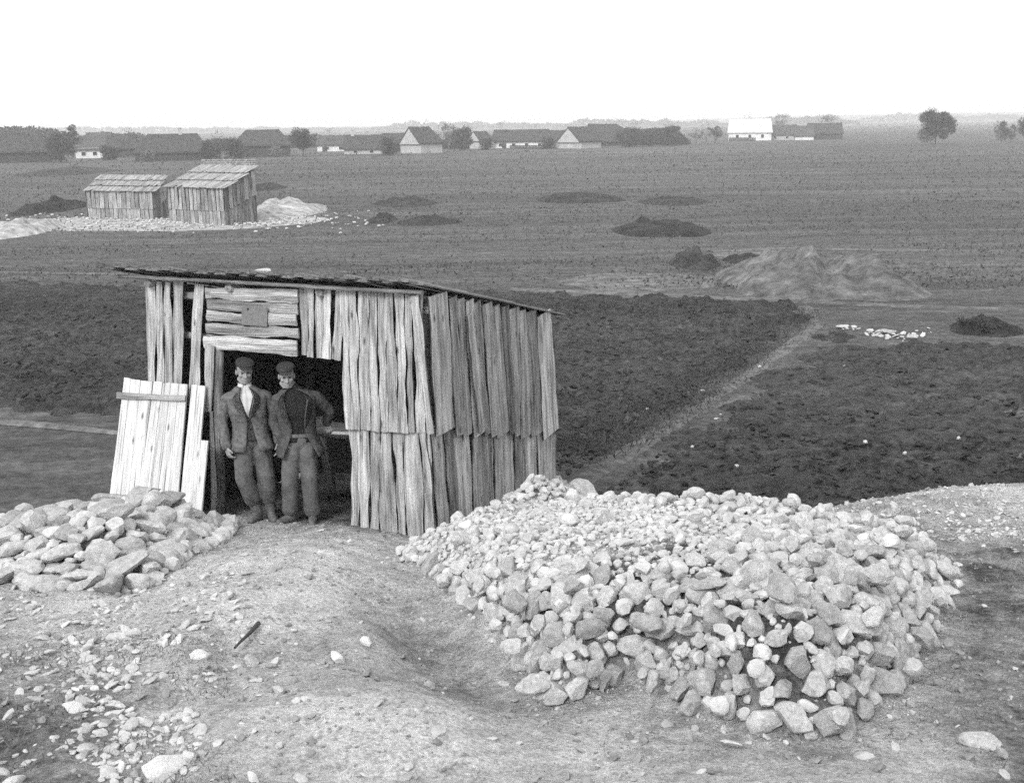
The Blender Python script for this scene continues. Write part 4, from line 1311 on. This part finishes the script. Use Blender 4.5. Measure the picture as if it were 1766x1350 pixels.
# dry grass on the left flank, the right flank and the verges
V = []; Fc = []
def blade(p, h, w, r):
    d = Vector((r.gauss(0, .5), r.gauss(0, .5), 1)).normalized(); s = d.cross(Vector((r.gauss(0, 1), r.gauss(0, 1), .2))).normalized()
    b = len(V); V.extend([p - s * w, p + s * w, p + d * h + Vector((0, 0, -h * .2)) + Vector((r.gauss(0, .3), r.gauss(0, .3), 0)) * h]); Fc.append((b, b + 1, b + 2))
for i in range(26000):
    t = rs.random()
    if t < .45:
        x = rs.uniform(2.0, 6.5); y = rs.uniform(4.6, 13.2)
        if pdR(x, y) > -.05: continue
    elif t < .75:
        y = rs.uniform(4.6, 8.0); x = rs.uniform(-4.5, -1.6 + (6.3 - y) * .25)
    else:
        x = rs.uniform(-7, -3.9); y = rs.uniform(12.4, 20); 
        if in_shed(x, y, .1): continue
    if mnoise.noise(Vector((x * 1.6, y * 1.6, 3))) < -.05: continue
    z = max(surf1(x, y), 0.0)
    blade(Vector((x, y, z - .005)), rs.uniform(.03, .085), rs.uniform(.002, .005), rs)
GRASS = m_plain('dry_grass', 0.07, 0.2, 3, 0)
tag(obj('dry_grass', mesh_np('dry_grass', V, Fc), GRASS), 'short dry grass on the flanks of the spoil ground', 'grass', kind='stuff')
_n = 22000; _g = np.random.default_rng(77)
_P = np.array([at_z(a_, b_)[:] for a_, b_ in zip(_g.uniform(-20, 1790, _n).tolist(), _g.uniform(262, 500, _n).tolist())])
_P = _P[(fbm(_P[:, 0] * .35, _P[:, 1], 4.0, 3) > 0) | (_g.random(_n) < .2)]
_P[:, 2] = field_z(_P[:, 0], _P[:, 1]); _k = np.maximum(1, _P[:, 1] / 60); _m = len(_P)
_P[:, 2] += .05 * _k
_tm = blades(_P, np.array([0, 0, 1.2]), _g.uniform(.05, .11, _m) * _k * .8, _g.uniform(.02, .05, _m) * _k, _g, 'field_tufts')
tag(obj('field_tufts', _tm, m_plain('tuft_grass', .045, .12, .8, 0)), 'withered grass tufts over the far fields', 'grass', kind='stuff')
# grass and weeds on the footpath bank
V = []; Fc = []
bankp = [at_z(px, py) for px, py in ((985, 800), (1100, 745), (1200, 685), (1300, 615), (1385, 545))]
for i in range(5000):
    k = rs.randrange(4); p = bankp[k].lerp(bankp[k + 1], rs.random()) + Vector((rs.gauss(-.1, .45), rs.gauss(0, .3), 0))
    p.z = rs.uniform(.0, .25)
    blade(p, rs.uniform(.08, .25), rs.uniform(.006, .014), rs)
tag(obj('bank_weeds', mesh_np('bank_weeds', V, Fc), TWIG), 'dark weeds along the bank beside the footpath', 'weeds', kind='stuff')
# stick
a = on_base(405, 1124); b = on_base(447, 1086)
STICK = m_plain('stick_bark', .03, .07, 20, .5, .004)
o = log('stick', a + Vector((0, 0, .03)), b + Vector((0, 0, .05)), .008, .018, STICK, None, seed=5)
tag(o, 'short dark stick lying between the two white foreground stones', 'stick')

# ------------------------------------------------------------------ people
SKIN = m_plain('skin', 0.22, 0.30, 25, .15, .002, .6)
HAIR = m_plain('hair', 0.02, 0.04, 60, .4, .004)
EYEM = m_plain('eye_dark', 0.02, 0.03, 5, 0, rough=.3)
JACK1 = m_plain('wool_jacket', 0.045, 0.18, 22, .5, .006)
JACK2 = m_plain('dark_wool_jacket', 0.035, 0.10, 22, .5, .006)
VEST = m_plain('dark_waistcoat', 0.03, 0.05, 20, .4, .004)
SHIRT = m_plain('pale_shirt', 0.5, 0.62, 10, .3, .004)
SWEAT = m_plain('black_jersey', 0.012, 0.02, 30, .4, .003)
TROU1 = m_plain('worn_trousers', 0.035, 0.15, 6, .5, .006)
TROU2 = m_plain('dusty_trousers', 0.045, 0.15, 6, .5, .006)
BOOT = m_plain('dusty_leather', 0.05, 0.17, 14, .4, .004, .6)
CAPM = m_plain('cap_cloth', 0.022, 0.04, 30, .4, .004)

def ell(bm, c, r, rot=None, sub_=2):
    M = Matrix.Translation(c)
    if rot is not None: M = M @ rot
    bmesh.ops.create_icosphere(bm, subdivisions=sub_, radius=1, matrix=M @ Matrix.Diagonal((r[0], r[1], r[2], 1)))
def chain(bm, pts, rad, n=10):
    """tapered limb through points, closed, with round joints"""
    for p, r in zip(pts, rad): bmesh.ops.create_icosphere(bm, subdivisions=2, radius=r, matrix=Matrix.Translation(p))
    for i in range(len(pts) - 1):
        p, q = Vector(pts[i]), Vector(pts[i + 1])
        if (q - p).length < 1e-4: continue
        M = (q - p).to_track_quat('Z', 'Y').to_matrix().to_4x4(); M.translation = (p + q) / 2
        bmesh.ops.create_cone(bm, cap_ends=True, segments=n, radius1=rad[i], radius2=rad[i + 1], depth=(q - p).length, matrix=M)
TMP = bpy.data.scenes.new('workbench')
def remesh(bm, voxel, iters=2, fold=0.0, fs=9.0, seed=0.0):
    me = bpy.data.meshes.new('tmp'); bm.to_mesh(me); bm.free()
    o = bpy.data.objects.new('tmp', me); TMP.collection.objects.link(o)
    m = o.modifiers.new('r', 'REMESH'); m.mode = 'VOXEL'; m.voxel_size = voxel
    if iters:
        s_ = o.modifiers.new('s', 'SMOOTH'); s_.factor = .5; s_.iterations = iters
    with bpy.context.temp_override(scene=TMP, view_layer=TMP.view_layers[0]):
        dg = bpy.context.evaluated_depsgraph_get()
    res = bpy.data.meshes.new_from_object(o.evaluated_get(dg))
    bpy.data.objects.remove(o); bpy.data.meshes.remove(me)
    if fold:
        for v in res.vertices:
            c = v.co
            q_ = c.z + c.x * .8
            k = mnoise.noise(Vector((c.x * fs, c.y * fs, q_ * fs * .7 + seed))) + .45 * mnoise.noise(Vector((c.x * fs * 1.8, c.y * fs * 1.8 + 7, (c.z - c.x) * fs * 1.4 + seed)))
            rd = 1 - abs(mnoise.noise(Vector((c.x * fs * 1.1 + seed, c.y * fs * 1.1, (c.z * .55 + c.x * .8) * fs)))) * 2.2
            v.co = c + v.normal * fold * (k * .6 + rd * .55)
    return smooth(res)
def hand(bm, wrist, d, palm_n, thumb_side, curl=.5):
    """palm and five fingers; d: along the hand, palm_n: palm facing, thumb_side: towards the thumb"""
    d = d.normalized(); t = (thumb_side - d * thumb_side.dot(d)).normalized(); n = d.cross(t)
    if n.dot(palm_n) < 0: n = -n
    for s in (-.026, 0, .026):
        chain(bm, [wrist + t * s * .6, wrist + d * .045 + t * s, wrist + d * .085 + t * s], [.017, .017, .014], 8)
    for i, (off, L) in enumerate(((.033, .068), (.011, .078), (-.011, .072), (-.033, .056))):
        p = wrist + d * .085 + t * off
        a = p + (d * math.cos(curl * .5) + n * math.sin(curl * .5)) * L * .45
        b = a + (d * math.cos(curl * 1.3) + n * math.sin(curl * 1.3)) * L * .32
        c = b + (d * math.cos(curl * 2.0) + n * math.sin(curl * 2.0)) * L * .26
        chain(bm, [p, a, b, c], [.0105, .0098, .009, .0078], 7)
    p = wrist + d * .03 + t * .028
    a = p + (d * .6 + t * .75 + n * .2).normalized() * .035; b = a + (d * .9 + t * .25 + n * .35).normalized() * .03
    chain(bm, [p, a, b], [.0135, .0115, .0095], 7)
def wrap(rings, gap, n=40, th=.012, fold=.006, seed=0.0, fs=8.0):
    """garment shell: rings of (cx, cy, z, rx, ry); gap(z) = half angle left open at the front (0 = closed)"""
    V = []; Fc = []
    zs = [r[2] for r in rings]
    def at(z):
        for a, b in zip(rings[:-1], rings[1:]):
            if a[2] <= z <= b[2]:
                f = (z - a[2]) / (b[2] - a[2] + 1e-9); f2 = f * f * (3 - 2 * f)
                return [a[i] + (b[i] - a[i]) * f2 for i in range(5)]
        return list(rings[-1])
    m = 26
    for layer in (0, 1):
        for j in range(m + 1):
            z = zs[0] + (zs[-1] - zs[0]) * j / m
            cx, cy, _, rx, ry = at(z); g = gap(z)
            for i in range(n + 1):
                a = g + (2 * math.pi - 2 * g) * i / n            # angle from the front (-Y)
                dx, dy = math.sin(a), -math.cos(a)
                # a slightly boxy section
                s = 1 / (abs(dx) ** 2.6 + abs(dy) ** 2.6) ** (1 / 2.6)
                k = 1 + (fold / max(rx, .05)) * (mnoise.noise(Vector((dx * 1.6 * fs / 5, dy * 1.6 * fs / 5 + seed, z * fs))) + .6 * mnoise.noise(Vector((dx * fs, dy * fs + seed, z * 2.2))))
                t = -th * layer
                V.append((cx + dx * s * (rx * k + t), cy + dy * s * (ry * k + t), z))
    w = n + 1
    L = (m + 1) * w
    for j in range(m):
        for i in range(n):
            a = j * w + i
            Fc.append((a, a + 1, a + 1 + w, a + w)); Fc.append((L + a, L + a + w, L + a + 1 + w, L + a + 1))
        for e in (0, n):
            a = j * w + e; Fc.append((a, a + w, L + a + w, L + a))
    for i in range(n):
        Fc.append((i, L + i, L + i + 1, i + 1)); a = m * w + i; Fc.append((a, a + 1, L + a + 1, L + a))
    bm = bmesh.new()
    vs = [bm.verts.new(v) for v in V]
    for f in Fc: bm.faces.new([vs[i] for i in f])
    bmesh.ops.remove_doubles(bm, verts=bm.verts, dist=1e-5)
    bmesh.ops.recalc_face_normals(bm, faces=bm.faces)
    return bm
def add_mesh(bm, me):
    bm.from_mesh(me)
def fin(bm, name):
    me = bpy.data.meshes.new(name); bm.to_mesh(me); bm.free(); return smooth(me)

PSC = 1.07
def person(label, foot, rz, J, cap_tilt, jacket, trousers, jersey, shirt_v, boots_shaft, turn=0.0, seed=0.0):
    """J: joint positions in a frame with x to the picture's right, -y towards the viewer, z up"""
    v = {k: Vector(a) for k, a in J.items() if len(a) == 3 and k not in ('tr', 'open')}
    M = Matrix.Translation(foot) @ Matrix.Rotation(rz, 4, 'Z') @ Matrix.Scale(PSC, 4)
    hd = v['head']
    HT = Matrix.Translation(hd) @ Matrix.Rotation(turn, 4, 'Z') @ Matrix.Rotation(R_(4), 4, 'X')
    def hp(x, y, z): return HT @ Vector((x, y, z))
    # ---- body: one continuous skin
    bm = bmesh.new()
    rot = HT.to_3x3().to_4x4()
    ell(bm, hp(0, .012, .03), (.076, .096, .098), rot, 3)
    ell(bm, hp(0, -.022, -.045), (.060, .070, .080), rot, 3)
    ell(bm, hp(0, -.058, -.095), (.030, .030, .026), rot)          # chin
    ell(bm, hp(0, -.078, .030), (.055, .020, .015), rot)           # brow
    for s in (-1, 1):
        ell(bm, hp(s * .042, -.062, -.022), (.024, .026, .022), rot)   # cheek
        ell(bm, hp(s * .078, .012, -.005), (.011, .022, .034), rot)    # ear
        chain(bm, [hp(s * .056, -.01, -.07), hp(s * .03, -.05, -.098)], [.022, .020])
    chain(bm, [hp(0, -.088, .012), hp(0, -.108, -.022), hp(0, -.112, -.034)], [.009, .013, .015])
    for s in (-1, 1): ell(bm, hp(s * .013, -.098, -.036), (.010, .011, .008), rot)
    ell(bm, hp(0, -.086, -.064), (.026, .012, .006), rot); ell(bm, hp(0, -.085, -.077), (.022, .012, .007), rot)
    nk = v['neck']
    chain(bm, [nk - Vector((0, -.01, .05)), nk + Vector((0, .0, .04)), hp(0, .01, -.05)], [.062, .055, .052])
    sl, sr, pv = v['shl'], v['shr'], v['pelvis']
    ch = (sl + sr) / 2 - Vector((0, 0, .12))
    chain(bm, [sl - Vector((0, 0, .045)), sr - Vector((0, 0, .045))], [.045, .045])
    ell(bm, ch, (.165, .105, .19)); ell(bm, (ch + pv) / 2, (.14, .095, .17)); ell(bm, pv, (.155, .105, .13))
    for s in 'lr':
        chain(bm, [v['sh' + s] + (ch - v['sh' + s]) * .2, v['el' + s], v['wr' + s]], [.044, .040, .028])
        w = v['wr' + s]; d = v['hd' + s]
        hand(bm, w, d, v['pn' + s], v['tn' + s], J['curl' + s][0])
        chain(bm, [v['hip' + s], v['kn' + s], v['an' + s]], [.072, .048, .030])
        f = v['ft' + s]
        chain(bm, [v['an' + s] - Vector((0, 0, .03)), v['an' + s] * .5 + f * .5 - Vector((0, 0, .025)), f], [.030, .024, .022])
    bme = remesh(bm, .0062, 1)
    back = (HT.to_3x3() @ Vector((0, 1, 0)))
    dents = [(hp(.031, -.085, .004), .020, .009), (hp(-.031, -.085, .004), .020, .009)] + [(hp(x_, -.095, -.0705), .0085, .008) for x_ in (-.02, -.01, 0, .01, .02)] + [(hp(s_ * .045, -.07, -.052), .022, .003) for s_ in (-1, 1)]
    for vv in bme.vertices:
        if vv.co.z < nk.z: continue
        for c_, r_, a_ in dents:
            dd = (vv.co - c_).length
            if dd < r_: vv.co = vv.co + back * a_ * (1 - dd / r_)
    body = obj('person', bme, SKIN, None, M)
    tag(body, label, 'person', 'men standing in the shed doorway')
    PLOC[body.name] = Vector(foot)
    def kid(name, me, mat):
        o = bpy.data.objects.new(name, me); COL.objects.link(o); me.materials.clear(); me.materials.append(mat); o.parent = body; return o
    # eyes
    for s in (-1, 1):
        bm = bmesh.new(); ell(bm, hp(s * .031, -.0775, .005), (.012, .007, .007), rot); kid('eye', fin(bm, 'eye'), EYEM)
    bm = bmesh.new(); ell(bm, hp(0, .032, .012), (.080, .080, .088), rot, 3)
    for s in (-1, 1): ell(bm, hp(s * .070, .01, .035), (.012, .03, .035), rot)
    kid('hair', remesh(bm, .008, 1), HAIR)
    # cap with visor
    bm = bmesh.new()
    ct = HT @ Matrix.Rotation(cap_tilt, 4, 'Y')
    r4 = ct.to_3x3().to_4x4()
    ell(bm, ct @ Vector((0, .016, .080)), (.086, .104, .046), r4, 3)
    ell(bm, ct @ Vector((.006, -.004, .098)), (.096, .112, .034), r4 @ Matrix.Rotation(R_(14), 4, 'X'), 3)
    capo = kid('cap', remesh(bm, .008, 2, .003, 20, seed), CAPM)
    bm = bmesh.new()
    ell(bm, ct @ Vector((0, -.100, .064)), (.068, .042, .009), r4 @ Matrix.Rotation(R_(18), 4, 'X'), 3)
    vz = fin(bm, 'visor'); vz.materials.append(CAPM)
    o = bpy.data.objects.new('visor', vz); COL.objects.link(o); o.parent = capo
    # shirt or jersey
    cx = (sl.x + sr.x) / 2; cy = (sl.y + sr.y) / 2; zs = (sl.z + sr.z) / 2; px_, py_ = pv.x, pv.y
    hem = J['hem'][0]
    def rings(e, z0, z1n, flare=0.0):
        R0 = [(px_, py_ - .005, z0, .172 + e + flare, .128 + e + flare), (px_ * .7 + cx * .3, py_ * .7 + cy * .3, z0 + (zs - z0) * .42, .158 + e, .118 + e),
              (cx, cy - .012, zs - .16, .180 + e, .128 + e), (cx, cy - .004, zs - .02, .196 + e, .105 + e), (cx * .6 + nk.x * .4, cy, zs + .045, .128 + e, .082 + e), (nk.x, nk.y, z1n, .068 + e * .5, .066 + e * .5)]
        return R0
    bm = wrap(rings(-.012, pv.z - .02, nk.z + (.075 if jersey else .035)), lambda z: 0.0, 40, .008, .004, seed)
    kid('jersey' if jersey else 'shirt', fin(bm, 'shirt'), SWEAT if jersey else SHIRT)
    if not jersey:
        vt = zs - .24
        bm = wrap(rings(.0, pv.z - .03, nk.z + .0), lambda z: max(0.012, .36 * max(0, (z - vt)) / (.24) if z > vt else .012), 44, .008, .004, seed + 3)
        kid('waistcoat', fin(bm, 'waistcoat'), VEST)
        for i in range(4):
            bm = bmesh.new(); zz = vt - .03 - i * .07
            ell(bm, Vector((cx * .7 + px_ * .3 + .008, cy - .14, zz)), (.008, .006, .008)); kid('button', fin(bm, 'button'), HAIR)
        # shirt collar
        bm = wrap([(nk.x, nk.y, nk.z - .01, .078, .074), (nk.x, nk.y - .004, nk.z + .05, .068, .066)], lambda z: .18 + (nk.z + .05 - z) * 3, 30, .006, .003, seed)
        kid('collar', fin(bm, 'collar'), SHIRT)
    # jacket with sleeves and lapels
    mid = J['open'][0]
    def jg(z):
        if z > mid: return J['open'][1] + (J['open'][2] - J['open'][1]) * ((z - mid) / (nk.z - mid)) ** .9
        return J['open'][1] + (J['open'][3] - J['open'][1]) * ((mid - z) / (mid - hem))
    bm = wrap(rings(.022, hem, nk.z + .02, J['flare'][0]), jg, 48, .012, .010, seed + 9)
    for s in 'lr':
        b2 = bmesh.new()
        a, e, w = v['sh' + s], v['el' + s], v['wr' + s]
        w2 = e.lerp(w, .97)
        chain(b2, [a + (ch - a) * .22 + Vector((0, 0, -.0)), a.lerp(e, .16), a.lerp(e, .5), e, e.lerp(w2, .55), w2], [.064, .066, .061, .056, .052, .047], 14)
        sm = remesh(b2, .011, 3, .010, 12, seed + (3 if s == 'l' else 8))
        add_mesh(bm, sm); bpy.data.meshes.remove(sm)
    jo = kid('jacket', fin(bm, 'jacket'), jacket)
    for s in (-1, 1):
        # lapel: a folded flap along the opening
        pts = []
        for k in range(9):
            f = k / 8; z = mid + (nk.z + .01 - mid) * f; g = jg(z)
            R0 = None
            rr = rings(.034, hem, nk.z + .02, 0)
            for q0, q1 in zip(rr[:-1], rr[1:]):
                if q0[2] <= z <= q1[2]:
                    ff = (z - q0[2]) / (q1[2] - q0[2]); ff = ff * ff * (3 - 2 * ff); R0 = [q0[i] + (q1[i] - q0[i]) * ff for i in range(5)]
            if R0 is None: continue
            for extra in (0.0, .30 * math.sin(math.pi * min(1, f * .85 + .05))):
                a = s * (g + extra); dx, dy = math.sin(a), -math.cos(a)
                q = 1 / (abs(dx) ** 2.6 + abs(dy) ** 2.6) ** (1 / 2.6)
                pts.append(Vector((R0[0] + dx * q * (R0[3] + .006), R0[1] + dy * q * (R0[4] + .010), z)))
        b2 = bmesh.new(); vs = [b2.verts.new(p) for p in pts]
        for k in range(len(vs) // 2 - 1): b2.faces.new((vs[2 * k], vs[2 * k + 1], vs[2 * k + 3], vs[2 * k + 2]))
        bmesh.ops.solidify(b2, geom=b2.faces[:], thickness=.006)
        lm = fin(b2, 'lapel'); lm.materials.append(jacket)
        o = bpy.data.objects.new('lapel', lm); COL.objects.link(o); o.parent = jo
    # trousers
    bm = bmesh.new()
    ell(bm, pv + Vector((0, 0, -.01)), (.165, .12, .13), None, 3)
    for s in 'lr':
        h_, k_, a_ = v['hip' + s], v['kn' + s], v['an' + s]
        end = k_.lerp(a_, J['tl'][0])
        chain(bm, [h_, h_.lerp(k_, .5), k_, k_.lerp(end, .55), end], J['tr'], 16)
    kid('trousers', remesh(bm, .010, 3, .011, 8, seed + 21), trousers)
    if jersey:
        bm = wrap([(pv.x, pv.y, pv.z + .035, .176, .128), (pv.x, pv.y, pv.z + .07, .174, .127)], lambda z: 0.0, 40, .008, .004, seed + 2)
        kid('belt', fin(bm, 'belt'), BOOT)
    # boots
    for s in 'lr':
        a_, f = v['an' + s], v['ft' + s]
        d = (f - a_); d.z = 0; L = d.length; d.normalize()
        bm = bmesh.new()
        sole = Vector((a_.x, a_.y, .035))
        kq = v['kn' + s]; tq = (boots_shaft - a_.z) / (kq.z - a_.z)
        chain(bm, [a_.lerp(kq, tq), Vector((a_.x, a_.y, .10)), sole + d * -.03], [.066, .058, .047])
        chain(bm, [sole + Vector((0, 0, .015)), sole + d * (L * .55) + Vector((0, 0, .005)), sole + d * L], [.048, .046, .040])
        me_ = remesh(bm, .009, 2)
        for q in me_.vertices: q.co.z = max(q.co.z, .002)
        bo = kid('boot', me_, BOOT)
        bm = bmesh.new()
        for f2 in (-.02, .3, .6, .95): ell(bm, Vector((a_.x, a_.y, .012)) + d * (L * f2), (.047, .047, .012))
        so = remesh(bm, .008, 1); so.materials.clear(); so.materials.append(HAIR)
        o = bpy.data.objects.new('sole', so); COL.objects.link(o); o.parent = bo
    return body

# a man's place: the pixel of his feet, a little before / behind the wall plane
def stand(px, py, off):
    p = fp(px, py, off); return Vector((p.x, p.y, surf1(p.x, p.y)))
F1 = stand(446, 888, 0.16); F2 = stand(524, 890, 0.02)
a1 = math.atan2(-F1.x, F1.y)
person('man in open jacket, waistcoat and pale shirt, arms hanging, by the door post', F1, a1, dict(
    head=(-.06, -.02, 1.625), neck=(-.06, .0, 1.455), shl=(-.235, 0, 1.385), shr=(.135, 0, 1.385), pelvis=(-.02, 0, .93),
    ell=(-.315, .02, 1.10), wrl=(-.285, -.07, .845), hdl=(.25, -.25, -1), pnl=(.8, .5, 0), tnl=(.5, -1, 0), curll=(.75,),
    elr=(.235, .03, 1.10), wrr=(.245, -.06, .865), hdr=(-.05, -.15, -1), pnr=(-1, .3, 0), tnr=(-.2, -1, 0), curlr=(.45,),
    hipl=(-.11, 0, .90), knl=(-.125, -.06, .50), anl=(-.01, .0, .10), ftl=(-.085, -.13, .03),
    hipr=(.07, 0, .90), knr=(.10, -.05, .50), anr=(.135, .0, .10), ftr=(.155, -.16, .03),
    hem=(.80,), flare=(.03,), open=(1.16, .10, .42, .34), tl=(.66,), tr=[.103, .098, .092, .092, .080]),
    R_(3), JACK1, TROU1, False, True, .27, turn=R_(9), seed=1.0)
a2 = math.atan2(-F2.x, F2.y)
Mi = (Matrix.Translation(F2) @ Matrix.Rotation(a2, 4, 'Z') @ Matrix.Scale(PSC, 4)).inverted()
hb = Mi @ HB
dirb = (Mi.to_3x3() @ -U).normalized()
wr2 = hb + Vector((-.035, .045, .095))
person('man in dark jersey and long dusty trousers gripping the crank, right of the doorway pair', F2, a2, dict(
    head=(-.10, -.03, 1.585), neck=(-.055, .0, 1.43), shl=(-.20, .02, 1.37), shr=(.15, .0, 1.375), pelvis=(.0, .02, .91),
    ell=(-.26, .06, 1.09), wrl=(-.17, -.04, .90), hdl=(.3, .0, -1), pnl=(.8, .5, 0), tnl=(.5, -1, 0), curll=(.7,),
    elr=(.335, .10, 1.17), wrr=tuple(wr2), hdr=tuple((hb - wr2) + Vector((.0, -.02, -.02))), pnr=(.2, -1, -.2), tnr=(-1, -.2, 0), curlr=(1.25,),
    hipl=(-.08, .02, .88), knl=(-.125, -.05, .49), anl=(-.135, .02, .10), ftl=(-.26, -.10, .03),
    hipr=(.08, .02, .88), knr=(.075, -.05, .49), anr=(.095, -.04, .10), ftr=(.085, -.21, .03),
    hem=(.74,), flare=(.055,), open=(1.05, .34, .60, .75), tl=(.90,), tr=[.103, .095, .086, .085, .086]),
    R_(-9), JACK2, TROU2, True, False, .18, turn=R_(2), seed=4.0)

bpy.data.scenes.remove(TMP)
# ------------------------------------------------------------------ haze
me = bpy.data.meshes.new('haze'); bm = bmesh.new()
bmesh.ops.create_cube(bm, size=1, matrix=Matrix.Translation((0, 1500, 7.5)) @ Matrix.Diagonal((4000, 3200, 21, 1)))
bm.to_mesh(me); bm.free()
hm = bpy.data.materials.new('haze'); hm.use_nodes = True
t = hm.node_tree; t.nodes.clear()
out = t.nodes.new('ShaderNodeOutputMaterial'); pv_ = t.nodes.new('ShaderNodeVolumePrincipled')
pv_.inputs['Color'].default_value = (.95, .95, .95, 1)
pv_.inputs['Density'].default_value = 0.0007
pv_.inputs['Anisotropy'].default_value = 0.0
t.links.new(pv_.outputs[0], out.inputs['Volume'])
hz = obj('haze', me, hm)
tag(hz, 'thin pale haze over the fields', 'haze', kind='stuff')
